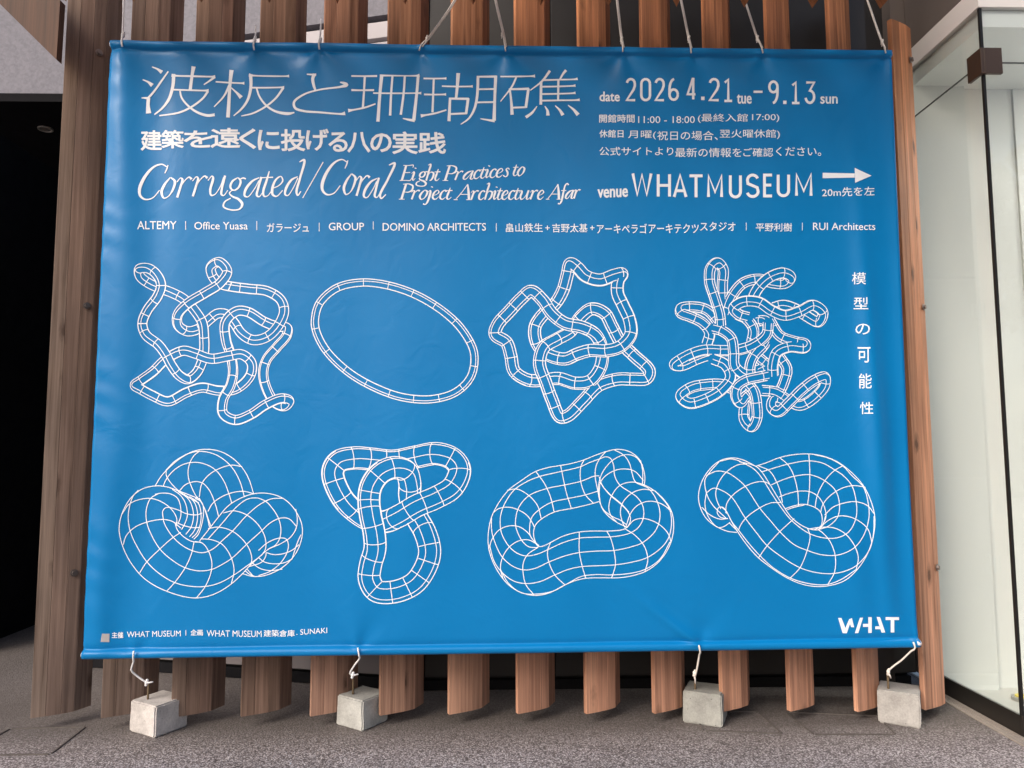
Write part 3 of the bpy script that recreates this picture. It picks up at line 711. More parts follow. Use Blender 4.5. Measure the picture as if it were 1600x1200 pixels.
# italic old-style lettering from pen strokes (x, y up, width)
IT = {
 'C': (150, [[(186,190,5),(150,207,7),(100,190,11),(45,130,16),(12,55,17),(17,14,13),(47,-8,9),(92,0,6),(138,48,3)], [(190,202,3),(183,180,7),(170,152,3)]]),
 'o': (95, [[(62,125,5),(25,82,12),(5,35,14),(20,-2,8),(50,10,5),(82,60,12),(90,102,13),(64,125,6)]]),
 'r': (92, [[(3,92,3),(28,118,6),(38,108,12),(25,60,12),(5,-2,12)], [(24,58,3),(52,100,5),(80,122,8),(96,110,14)]]),
 'u': (132, [[(0,92,3),(28,120,6),(35,108,12),(15,32,12),(22,2,9),(45,6,5),(82,52,4),(106,112,5)], [(116,122,12),(94,40,12),(92,6,10),(106,0,6),(135,32,3)]]),
 'g': (120, [[(95,122,5),(60,98,11),(48,62,11),(68,44,7),(98,60,10),(112,100,11),(97,122,6)], [(108,112,4),(128,119,8),(145,114,7)], [(62,47,5),(42,26,7),(58,8,9),(100,-12,13),(122,-42,14),(106,-70,8),(50,-76,7),(5,-56,9),(12,-28,8),(50,-4,5)]]),
 'a': (122, [[(106,118,5),(60,96,11),(15,42,14),(10,6,10),(30,0,6),(75,50,4),(104,100,4)], [(120,122,12),(98,50,12),(90,8,11),(105,1,6),(132,32,3)]]),
 't': (58, [[(48,155,4),(32,100,12),(10,27,12),(16,2,9),(36,3,5),(60,30,3)], [(3,115,5),(72,118,7)]]),
 'e': (80, [[(10,48,3),(50,65,4),(76,95,8),(64,121,6),(32,102,10),(8,50,14),(10,10,12),(35,-1,7),(76,36,3)]]),
 'd': (130, [[(108,116,5),(60,96,11),(15,42,14),(10,6,10),(30,0,6),(75,50,4),(110,108,4)], [(122,206,3),(160,218,12),(128,110,12),(99,22,12),(108,1,8),(134,26,3)]]),
 '/': (100, [[(0,-12,4),(103,208,5)]]),
 'l': (50, [[(28,206,3),(62,218,12),(36,120,12),(8,22,12),(16,2,8),(42,26,3)]]),
 'h': (102, [[(28,206,3),(58,218,11),(32,110,12),(5,-2,12)], [(20,56,3),(58,112,6),(92,100,12),(86,48,13),(60,5,8),(44,-1,5)]]),
 'i': (50, [[(0,92,3),(28,120,6),(32,108,12),(12,27,12),(18,2,8),(45,30,3)], [(46,160,13),(50,172,13)]]),
 'c': (76, [[(78,100,12),(72,118,9),(45,112,8),(12,55,14),(12,10,11),(35,-1,7),(74,32,3)]]),
 's': (66, [[(74,100,8),(58,121,6),(36,102,10),(52,62,13),(50,20,10),(25,-1,6),(2,20,9)]]),
 'j': (50, [[(0,92,3),(28,120,6),(32,108,12),(-5,-40,12),(-30,-72,7),(-52,-62,10)], [(46,160,13),(50,172,13)]]),
 'f': (64, [[(114,192,11),(98,213,7),(70,190,9),(42,90,12),(10,-40,12),(-15,-73,7),(-36,-64,11)], [(10,114,6),(82,116,6)]]),
 'E': (128, [[(65,203,14),(12,0,15)], [(32,203,5),(100,203,5),(150,206,6),(144,172,3)], [(40,106,5),(112,108,6)], [(-14,0,5),(60,1,5),(112,2,6),(134,44,3)]]),
 'P': (122, [[(65,203,14),(12,0,15)], [(32,203,5),(95,206,7),(140,180,12),(132,125,12),(92,96,7),(44,98,4)], [(-16,0,5),(48,0,5)]]),
 'A': (190, [[(152,206,5),(80,98,5),(4,0,5)], [(152,210,8),(164,100,16),(168,0,16)], [(58,72,5),(162,72,5)], [(-18,0,5),(32,0,5)], [(136,0,5),(200,0,5)]]),
 ' ': (62, [])}
def italic(pr, body, x0, x1, ybase0, ybase1, h, sc, ox, oy, wf=1.0, widths=None):
    adv = sum(IT[c][0] for c in body); last = body[-1]
    kx = (x1-x0)/adv; ky = h/205.0; x = x0
    for c in body:
        a, st = IT[c]; t = (x-x0)/(x1-x0); yb = ybase0+(ybase1-ybase0)*t
        for S in st:
            pr.stroke([(ox+(x+p[0]*kx)/sc, oy+(yb-p[1]*ky)/sc, max(p[2]*ky*wf, .9*sc*.55)/sc) for p in S], step=1.2)
        x += a*kx
pr = Print()
for (c, x, yb, kx) in [('C',60,918,1),('o',205,916,.97),('r',302,912,1),('r',400,905,1),('u',500,902,.92),('g',592,914,1),('a',720,910,.95),('t',835,908,1),('e',895,906,.95),('d',975,902,.79),('/',1092,905,1.24),('C',1203,888,.9),('o',1345,893,.84),('r',1424,902,.9),('a',1467,915,.84),('l',1570,922,1.05)]:
    a, st = IT[c]
    if c == 'l': st = [[(58,206,3),(92,218,12),(52,120,12),(5,22,12),(12,2,8),(40,26,3)]]
    for S in st: pr.stroke([(200+(x+p[0]*kx)/4, 80+(yb-p[1]*1.02)/4, max(p[2]*1.15, 6)/4) for p in S], step=1.2)
pr.build('lettering')
pr = Print()
italic(pr, 'Eight', 265, 505, 808, 808, 95, 4, 560, 80, 2.0); italic(pr, 'Practices', 535, 940, 808, 782, 92, 4, 560, 80, 2.0); italic(pr, 'to', 965, 1040, 778, 776, 92, 4, 560, 80, 2.0)
italic(pr, 'Project', 262, 580, 925, 925, 95, 4, 560, 80, 2.0); italic(pr, 'Architecture', 605, 1160, 928, 925, 95, 4, 560, 80, 2.0); italic(pr, 'Afar', 1180, 1385, 925, 918, 92, 4, 560, 80, 2.0)
pr.build('lettering')

# condensed grotesque built from mono-line strokes in unit boxes (x right, y up)
def arc(cx, cy, rx, ry, a0, a1, n=7): return [(cx+rx*math.cos(R(a0+(a1-a0)*i/n)), cy+ry*math.sin(R(a0+(a1-a0)*i/n))) for i in range(n+1)]
CG = {
 '0': [arc(.5,.78,.5,.22,0,180)+arc(.5,.22,.5,.22,180,360)+[(1,.78)]],
 '2': [arc(.5,.78,.46,.22,170,0)+[(.96,.68),(.82,.5),(.03,.0),(1,.0)]],
 '1': [[(.05,.86),(.5,1),(.5,0)], [(.0,0),(1,0)]],
 '3': [[(.04,1),(.96,1),(.45,.6)]+arc(.46,.3,.5,.3,80,-170,12)],
 '4': [[(.72,0),(.72,1),(.66,1),(.02,.25),(1,.25)]],
 '6': [arc(.5,.25,.46,.25,0,360,16), arc(.6,.5,.56,.5,95,180,8)+[(.04,.25)]],
 '9': [arc(.5,.75,.46,.25,0,360,16), [(.96,.75)]+arc(.4,.5,.56,.5,0,-85,8)],
 'W': [[(0,1),(.24,0),(.5,.95),(.76,0),(1,1)]],
 'H': [[(.06,0),(.06,1)], [(.94,0),(.94,1)], [(.06,.5),(.94,.5)]],
 'A': [[(0,0),(.5,1),(1,0)], [(.16,.28),(.84,.28)]],
 'T': [[(0,1),(1,1)], [(.5,0),(.5,1)]],
 'M': [[(.05,0),(.05,1),(.5,.22),(.95,1),(.95,0)]],
 'U': [[(.06,1)]+arc(.5,.24,.44,.24,180,360,10)+[(.94,1)]],
 'S': [arc(.5,.76,.44,.24,20,180,8)+[(.1,.6),(.88,.42)]+arc(.5,.24,.46,.24,0,-165,9)],
 'E': [[(1,1),(.06,1),(.06,0),(1,0)], [(.06,.52),(.9,.52)]],
}
F3 = frame(920, 90, 1/.3)
def cg(pr, c, x0, x1, yt, yb, w=13):
    h = w/2
    for S in CG[c]:
        P = [(x0+h+(x1-x0-w)*a, yb-h-(yb-yt-w)*b) for a, b in S]
        pr.polyline(F3(P), w*.3)
pr = Print()
for c, x0, x1, yt, yb in [('2',190,248,105,228),('0',267,325,105,228),('2',340,398,105,228),('6',412,472,105,226),('4',507,562,105,224),('2',622,683,105,228),('1',700,753,108,232),('9',932,991,118,243),('1',1052,1104,123,243),('3',1124,1182,123,242)]: cg(pr, c, x0, x1, yt, yb)
for x0, x1, yt, yb in [(585,603,203,221),(1012,1030,224,242),(858,905,172,184)]: pr.poly_tris(F3([(x0,yt),(x1,yt),(x1,yb),(x0,yb)]), [(0,1,2,3)])
T3 = dict(sx=1/.3, ox=920, oy=90)
text(pr, 'date', 57, 160, 178, 227, .02, **T3); text(pr, 'tue', 772, 847, 192, 239, .016, **T3); text(pr, 'sun', 1207, 1295, 203, 239, .02, **T3)
pr.build('lettering')
pr = Print()
for b, x0, x1, yt, yb, bo in [('開館時間',55,238,296,338,.012),('11:00 - 18:00',257,552,305,341,0),('(最終入館',568,828,292,340,.003),('17:00)',850,992,294,336,0),('休館日',55,180,376,416,.012),('月曜(',205,350,380,426,.003),('祝日の場合、',357,672,382,430,.003),('翌火曜休館)',682,995,374,424,.003),('公式サイトより',55,440,465,510,.003),('最新の情報を',450,795,470,518,.003),('ご確認',805,960,470,516,.003),('ください。',975,1210,465,512,.003)]:
    text(pr, b, x0, x1, yt, yb, bo, **T3)
pr.build('lettering')
pr = Print()
text(pr, 'venue', 47, 202, 684, 727, .022, -6, **T3)
for c, x0, x1, yt, yb in [('W',222,332,596,723),('H',350,432,600,731),('A',437,514,604,733),('T',517,600,608,735),('M',612,703,606,733),('U',726,801,606,733),('S',815,892,604,731),('E',905,962,604,728),('U',975,1052,602,727),('M',1070,1169,600,727)]: cg(pr, c, x0, x1, yt, yb, 15)
pr.poly_tris(F3([(1218,600),(1385,603),(1385,625),(1218,628)]), [(0,1,2,3)]); pr.poly_tris(F3([(1385,574),(1473,615),(1387,652)]), [(0,1,2)])
text(pr, '20m先を左', 1215, 1488, 675, 722, .006, -8, **T3)
pr.build('lettering')
pr = Print()
TA_ = dict(sx=4, ox=200, oy=80); TB_ = dict(sx=4, ox=560, oy=80)
for b, x0, x1, yt, yb, bo in [('ALTEMY',58,303,1062,1112,.004),('Office Yuasa',415,748,1067,1114,.004),('ガラージュ',868,1130,1075,1130,.006),('GROUP',1255,1475,1072,1119,.006)]: text(pr, b, x0, x1, yt, yb, bo, **TA_)
for b, x0, x1, yt, yb, bo in [('DOMINO ARCHITECTS',152,797,1074,1122,.005),('畠山鉄生',922,1152,1075,1130,.005),('+',1168,1195,1090,1118,0),('吉野太基',1212,1432,1078,1132,.005),('+',1448,1475,1090,1118,0)]: text(pr, b, x0, x1, yt, yb, bo, **TB_)
for b, x0, x1, yt, yb, bo in [('アーキペラゴ',42,302,866,915,.006),('アーキテクツ',312,572,866,914,.006),('スタジオ',580,764,856,902,.006),('平野利樹',870,1058,862,905,.006),('RUI Architects',1168,1492,860,898,.004)]: text(pr, b, x0, x1, yt, yb, bo, **T3)
for X, fr_, a, b in [(360,FA,1062,1116),(805,FA,1062,1118),(1195,FA,1072,1126),(1533,FA,1064,1114),(93,FB,1066,1114),(862,FB,1075,1127),(820,F3,860,900),(1112,F3,860,900)]:
    ww = 4 if fr_ is not F3 else 3.3
    pr.poly_tris(fr_([(X-ww/2,a),(X+ww/2,a),(X+ww/2,b),(X-ww/2,b)]), [(0,1,2,3)])
pr.build('lettering')
pr = Print()
for b, x0, x1, yt, yb in [('模',325,413,182,257),('型',335,427,338,412),('の',347,437,503,570),('可',360,440,650,745),('能',368,448,815,907),('性',375,458,992,1068)]: text(pr, b, x0, x1, yt, yb, .003, 0, 4, 1250, 380)
pr.build('lettering')
pr = Print()
S1 = dict(sx=4.615, ox=0, oy=940); S2 = dict(sx=4, ox=280, oy=940)
text(pr, '主催', 807, 888, 220, 263, .02, **S1); text(pr, 'WHAT MUSEUM', 915, 1303, 212, 254, 0, -8, **S1)
pr.build('lettering'); pr = Print()
text(pr, '企画', 72, 147, 175, 211, .02, **S2); text(pr, 'WHAT MUSEUM', 172, 515, 180, 220, 0, 4, **S2); text(pr, '建築倉庫', 528, 722, 177, 219, .008, **S2)
pr.build('lettering'); pr = Print()
text(pr, '.', 733, 739, 202, 208, .01, **S2); text(pr, 'SUNAKI', 757, 925, 168, 202, 0, -12, **S2)
pr.build('lettering'); pr = Print()
f1 = frame(0, 940, 4.615); pr.poly_tris(f1([(1338,205),(1342,205),(1342,246),(1338,246)]), [(0,1,2,3)])
pr.build('lettering')
pr = Print(); pr.poly_tris(f1([(735,231),(790,232),(788,292),(725,291)]), [(0,1,2,3)]); pr.build('sticker', GREYP, 'small plain grey square sticker')
f5 = frame(1270, 940, 4.615); pr = Print()
for poly, fs in [([(183,118),(207,118),(235,190),(215,228),(245,228)], [(0,1,2,4,3)]), ([(235,190),(262,128),(268,160),(245,228)], [(0,1,2,3)]), ([(262,128),(282,118),(298,185),(277,184),(268,160)], [(0,1,2,3,4)]),
   ([(340,116),(362,116),(328,227),(303,228)], [(0,1,2,3)]), ([(362,160),(400,160),(400,182),(362,183)], [(0,1,2,3)]), ([(400,112),(425,112),(425,225),(400,226)], [(0,1,2,3)]),
   ([(460,110),(485,112),(522,222),(496,224)], [(0,1,2,3)]), ([(450,178),(480,178),(488,199),(450,199)], [(0,1,2,3)]), ([(525,112),(622,112),(622,133),(525,133)], [(0,1,2,3)]), ([(562,133),(588,133),(588,222),(562,222)], [(0,1,2,3)])]:
    pr.poly_tris(f5(poly), fs)
pr.build('emblem')

# ---- wireframe drawings: tubes swept in space, hidden lines removed, drawn flat on the vinyl
LW = 1.25
def tubes(region, comps, r, K, spacing, zs=1.6, twist=0.0, lw=LW, rings_at=None, rscale=.93):
    ox, oy, sc = region; samp = []; lines = []
    for ci, (P, closed) in enumerate(comps):
        P = np.array([p if len(p) == 3 else (p[0], p[1], 0) for p in P], float); P[:, 2] *= zs
        Q = catmull(P, closed, 4.0)
        # smooth depth and plan a little
        for _ in range(3):
            if closed: Q = (np.roll(Q,1,0)+2*Q+np.roll(Q,-1,0))/4
            else: Q[1:-1] = (Q[:-2]+2*Q[1:-1]+Q[2:])/4
        samp.append(np.hstack([Q, np.full((len(Q), 1), ci)]))
        n = len(Q)
        T = (np.roll(Q,-1,0)-np.roll(Q,1,0)) if closed else np.gradient(Q, axis=0)
        T /= np.linalg.norm(T, axis=1)[:, None]+1e-9
        a = np.cross(T[0], [0,0,1.]); a /= np.linalg.norm(a)+1e-9; Af = []
        for i in range(n):
            a = a-T[i]*a.dot(T[i]); a /= np.linalg.norm(a)+1e-9; Af.append(a.copy())
        Af = np.array(Af); tw = 0
        if closed:
            a = Af[-1]-T[0]*Af[-1].dot(T[0]); a /= np.linalg.norm(a); b0 = np.cross(T[0], Af[0])
            tw = math.atan2(a.dot(b0), a.dot(Af[0])); per = 2*math.pi/K; tw = (tw+per/2) % per-per/2
        Bf = np.cross(T, Af)
        ph0 = .35
        for k in range(K):
            ph = 2*math.pi*k/K+ph0-tw*np.arange(n)/n+twist*np.sin(np.arange(n)/n*6.28)
            L_ = Q+r*(Af*np.cos(ph)[:, None]+Bf*np.sin(ph)[:, None])
            if closed: L_ = np.vstack([L_, Q[0]+r*(Af[0]*math.cos(2*math.pi*k/K+ph0)+Bf[0]*math.sin(2*math.pi*k/K+ph0))])
            lines.append(L_)
        # silhouettes
        t2 = T[:, :2]; nn = np.linalg.norm(t2, axis=1)[:, None]; ok = nn[:, 0] > .15
        s2 = np.stack([-t2[:, 1], t2[:, 0]], 1)/(nn+1e-9)
        for sg in (1, -1):
            L_ = Q.copy(); L_[:, :2] += sg*s2*r; L_[~ok] = np.nan
            if closed: L_ = np.vstack([L_, L_[0]])
            lines.append(L_)
        if not closed: pass
        S = np.concatenate([[0], np.cumsum(np.linalg.norm(np.diff(Q, axis=0), axis=1))]); tot = S[-1]
        m = max(2, int(round(tot/spacing)))
        for q in range(m):
            i = int(np.searchsorted(S, tot*(q+.5)/m)); i = min(i, n-1); th = np.linspace(0, 2*math.pi, 49)[:, None]
            lines.append(Q[i]+r*(Af[i]*np.cos(th)+Bf[i]*np.sin(th)))
    S_ = np.vstack(samp); rc = r*rscale
    pr = Print()
    for L_ in lines:
        # resample at about 3 units
        good = ~np.isnan(L_[:, 0])
        d2 = (L_[:, None, 0]-S_[None, :, 0])**2+(L_[:, None, 1]-S_[None, :, 1])**2
        cov = np.where(d2 < rc*rc, S_[None, :, 2]+np.sqrt(np.maximum(0, rc*rc-d2)), -1e9).max(1)
        vis = good & (cov <= L_[:, 2]+.02*r)
        i = 0; n = len(L_)
        while i < n:
            if vis[i]:
                j = i
                while j+1 < n and vis[j+1]: j += 1
                if j-i >= 2:
                    seg = L_[i:j+1]
                    pr.stroke([(ox+p[0]/sc, oy+p[1]/sc, lw) for p in seg], smooth=False)
                i = j+1
            else: i += 1
    pr.build('line_drawing')

tubes((180,380,4), [
 ([(170,500,0),(200,420,0),(265,330,20),(287,260,30),(258,195,20),(205,157,0),(150,162,-20),(155,205,-40),(210,250,-45),(290,285,-40),(360,312,-30),(430,350,-20),(500,425,0),(545,500,10),(556,590,10),(556,670,-20),(540,745,-30),(508,810,-20),(455,850,0),(400,825,25),(350,760,40),(315,695,40),(270,635,30),(190,570,10)], True),
 ([(720,270,0),(835,285,0),(950,300,0),(1035,355,0),(1055,430,10),(1005,535,20),(940,590,25),(860,605,25),(790,565,10),(745,500,-20),(695,445,-30),(640,440,-30),(585,480,-30),(520,535,-45),(450,550,-30),(392,510,0),(392,445,20),(450,380,40),(560,312,40),(655,250,30),(700,175,10),(650,118,-10),(598,150,-30),(615,215,-45),(665,256,-40)], True),
 ([(690,490,20),(760,425,25),(830,430,20),(930,490,0),(1010,520,-20),(1074,530,-20),(1072,575,0),(1010,650,0),(945,730,0),(925,820,0),(960,940,-20),(1010,1005,-35),(1060,1018,-20),(1088,985,0),(1040,970,20),(940,1010,20),(850,1070,20),(750,1105,10),(675,1065,10),(675,975,20),(720,890,30),(737,800,10),(722,700,-30),(692,600,0)], True),
 ([(365,695,0),(430,672,20),(500,690,20),(600,722,25),(710,705,25),(790,695,20),(850,745,10),(850,810,0),(810,870,-10),(740,915,-20),(640,920,-20),(540,902,0),(440,935,0),(330,988,0),(230,950,0),(160,912,0),(122,888,-10),(165,855,0),(240,800,0),(300,740,-20)], True)], 29, 4, 112)
tubes((470,400,4.286), [([(98,400),(130,310),(240,215),(400,178),(575,195),(770,260),(965,380),(1085,500),(1160,650),(1140,805),(1040,910),(880,958),(680,945),(485,875),(310,770),(165,625),(100,490)], True)], 25, 4, 168, lw=1.15)
tubes((750,380,4), [
 ([(565,128,0),(545,200,0),(520,290,0),(475,370,-20),(400,440,-10),(345,520,0),(350,610,0),(400,680,-30),(470,715,-10),(540,722,0),(610,692,10),(690,670,20),(790,672,40),(880,645,40),(942,570,30),(935,480,20),(895,390,10),(860,310,0),(865,230,0),(888,192,-5),(840,200,10),(750,230,10),(660,205,10),(605,150,10)], True),
 ([(320,300,0),(390,355,10),(450,440,30),(530,500,30),(640,525,30),(720,570,10),(762,660,-20),(755,770,0),(690,860,0),(600,875,-5),(490,845,-15),(400,855,-25),(300,855,0),(215,800,0),(192,700,0),(165,620,0),(95,570,0),(110,510,0),(180,430,0),(260,345,0)], True),
 ([(1058,800,0),(960,700,-15),(880,620,-30),(825,520,-5),(780,440,5),(700,410,0),(630,460,-15),(565,550,-30),(480,600,0),(400,650,25),(372,750,30),(410,870,30),(450,980,10),(500,1085,0),(545,1080,5),(640,990,0),(740,890,-20),(860,850,0),(960,850,5),(1040,845,0)], True)], 38, 5, 102, 1.6)
tubes((1030,380,3.871), [
 ([(372,500,10),(365,430,15),(335,330,20),(305,230,20),(312,150,10),(350,118,0),(385,155,-10),(382,250,-15),(385,340,-15),(402,420,-20)], False),
 ([(402,420,-20),(440,320,0),(510,240,0),(600,218,-10),(690,240,-20),(765,240,-25),(795,205,0),(750,180,15),(670,205,20),(600,270,10),(560,345,-20)], False),
 ([(540,450,10),(480,430,10),(450,395,20),(500,355,30),(600,355,35),(680,405,35),(760,435,35),(850,410,35),(930,375,20),(990,420,0),(965,475,-15),(890,440,-25),(820,395,-30),(750,375,-30),(690,390,-35)], False),
 ([(470,430,0),(530,460,0),(570,520,0),(560,600,-20)], False),
 ([(360,480,-10),(290,405,-10),(210,385,-10),(132,395,0),(130,420,10),(190,445,10),(260,480,0),(305,540,-20),(290,610,-30)], False),
 ([(330,515,10),(380,530,20),(435,575,25),(450,660,25),(455,740,20),(500,785,0),(560,790,-20)], False),
 ([(650,800,0),(600,810,20),(520,830,25),(470,870,20),(465,930,10),(490,965,0),(520,930,-10),(560,900,-20)], False),
 ([(660,480,20),(650,550,15),(580,610,5),(480,645,-10),(380,650,-20),(270,648,0),(170,682,0),(92,735,0),(135,740,-10),(230,700,-20),(330,665,-30)], False),
 ([(600,470,-20),(640,470,0),(665,500,10)], False),
 ([(440,880,-30),(380,855,-20),(290,855,-15),(190,875,0),(130,925,10),(180,968,20),(280,945,20),(380,885,15),(432,810,5),(400,735,0),(325,700,0)], False),
 ([(545,860,0),(575,900,20),(590,980,20),(590,1060,15),(560,1110,0),(518,1070,-10),(515,1000,-20),(530,920,-30)], False),
 ([(620,890,0),(700,900,-10),(780,950,-20),(850,980,-20),(930,940,-10),(1000,860,0),(1000,810,10),(940,830,20),(860,890,25),(790,960,25),(720,1020,15),(682,995,0),(690,950,-10),(740,965,-20)], False),
 ([(670,470,-20),(730,560,-10),(820,595,-5),(885,612,0),(880,632,5),(790,628,10),(715,660,10),(690,730,10),(690,800,0)], False),
 ([(550,800,0),(550,740,10),(575,680,5),(630,620,-10),(640,600,-20)], False),
 ([(600,690,-20),(650,740,-30),(600,770,-30)], False),
 ([(730,690,-20),(772,760,-10),(755,840,-10),(725,905,-20)], False)], 31, 5, 84, 1.7, lw=1.1)
tubes((480,680,4.443), [
 ([(428,450,50),(445,350,50),(510,262,50),(605,225,40),(685,250,10),(712,330,-20),(712,420,-60),(745,540,-60),(820,680,-10),(850,810,0),(820,920,0),(740,1030,0),(600,1088,0),(480,1080,0),(432,1000,0),(440,900,10),(470,790,30),(465,680,50),(440,560,60)], True),
 ([(177,260,0),(215,185,0),(320,158,-10),(440,165,-40),(600,180,-60),(760,150,-40),(900,128,0),(1010,165,0),(1058,240,10),(1010,360,30),(900,430,40),(760,490,50),(640,560,30),(540,600,-30),(440,590,-60),(330,525,-30),(240,430,0)], True)], 77, 6, 118, 1.5)

def traced(region, curves, lw=LW):
    ox, oy, sc = region; pr = Print()
    for c in curves: pr.stroke([(ox+p[0]/sc, oy+p[1]/sc) for p in c], lw, step=2.0)
    pr.build('line_drawing')
traced((170,680,4.444), [
 [(635,445),(560,415),(480,385),(400,358),(320,352),(230,375),(150,440),(90,550),(72,660),(100,780),(150,880),(230,980),(320,1045),(420,1090),(520,1120),(610,1130),(700,1115),(780,1080),(860,1025),(925,965),(980,905),(1040,850),(1110,790),(1155,765),(1185,720),(1195,650),(1175,570),(1130,500),(1090,460),(1030,436),(960,445),(880,505),(780,620),(690,720)],
 [(322,352),(360,290),(430,215),(520,145),(600,108),(690,98),(780,115),(860,160),(930,230),(975,310),(1005,405)],
 [(378,352),(400,305),(450,245),(520,202),(600,188),(680,205),(745,245),(800,320),(835,410),(855,475)], [(490,388),(530,345),(600,322),(655,335),(700,385),(740,480),(762,562)],
 [(400,240),(460,180),(560,125),(640,112),(730,130),(800,170),(860,230),(910,320),(942,430)],
 [(632,108),(585,150),(555,220),(552,290),(575,360),(605,420),(632,450)], [(398,240),(400,280),(430,330),(490,390),(560,435),(625,470)],
 [(925,218),(850,208),(760,235),(690,280),(645,340),(628,430)], [(1010,408),(940,390),(860,398),(780,430),(720,475),(688,530)],
 [(630,735),(690,660),(760,570),(830,490),(910,440),(1000,408),(1080,402),(1170,420),(1240,460),(1300,530),(1340,620),(1342,700),(1310,800),(1250,880),(1180,935),(1080,975),(1000,980),(930,962)],
 [(795,540),(870,525),(960,555),(1040,625),(1085,710),(1088,790),(1060,835)], [(690,648),(760,638),(855,665),(930,725),(980,800),(993,870),(975,912)], [(640,720),(710,725),(790,760),(850,850),(870,940),(850,1035)],
 [(600,738),(650,750),(690,800),(715,880),(710,950),(670,1050),(610,1128)],
 [(205,382),(165,430),(135,560),(150,670),(200,780),(265,880),(350,960),(450,1020),(560,1048),(670,1050),(770,1025),(870,970),(970,900),(1040,850)],
 [(350,402),(290,440),(260,520),(265,610),(300,700),(355,790),(430,860),(530,920),(630,942),(720,930),(800,890),(860,850),(960,755),(1060,665),(1120,610),(1190,576),(1250,580),(1305,635)],
 [(375,560),(385,610),(440,700),(510,765),(590,805),(660,815),(730,785),(790,730),(860,665),(960,555),(1050,480),(1130,442),(1215,438)],
 [(460,608),(475,655),(520,705),(580,738),(640,742)], [(100,760),(120,700),(180,640),(260,605),(370,585),(440,598),(500,645)],
 [(90,550),(140,480),(220,445),(300,440),(380,470),(440,520),(472,580),(468,630)], [(320,410),(370,402),(430,408),(475,435),(495,480),(500,560),(482,612)],
 [(375,560),(375,525),(400,502),(470,515),(540,545),(610,553),(650,540)], [(465,605),(530,630),(590,642),(630,640)],
 [(440,375),(500,420),(535,480),(545,560),(525,620),(505,655)], [(480,390),(550,440),(580,500),(588,570),(570,640),(535,688)], [(520,408),(590,460),(615,530),(612,610),(590,670),(560,705)],
 [(560,425),(620,470),(640,540),(635,620),(610,680),(578,712)], [(600,438),(645,465),(658,520),(650,600),(620,690),(590,722)], [(632,448),(668,515),(690,580),(710,636)], [(628,436),(658,495),(684,570),(700,640)],
 [(215,955),(260,885),(355,790),(440,715),(500,675)], [(400,1085),(460,1020),(530,920),(575,820),(592,740)],
 [(1095,815),(1140,828),(1200,825),(1270,800),(1320,760)], [(1040,800),(1100,748),(1180,715),(1230,720),(1247,760),(1235,820),(1190,890),(1120,945),(1040,975)],
 [(1040,850),(1080,880),(1150,893),(1220,885),(1275,858)], [(1000,890),(1050,925),(1120,940),(1205,930)], [(1298,512),(1308,570),(1303,640),(1265,705),(1200,750),(1120,785)], [(1335,690),(1310,745),(1275,850)],
 [(945,940),(980,968),(1010,978)], [(975,912),(1060,882),(1090,840),(1092,815)], [(960,930),(1000,975)]])
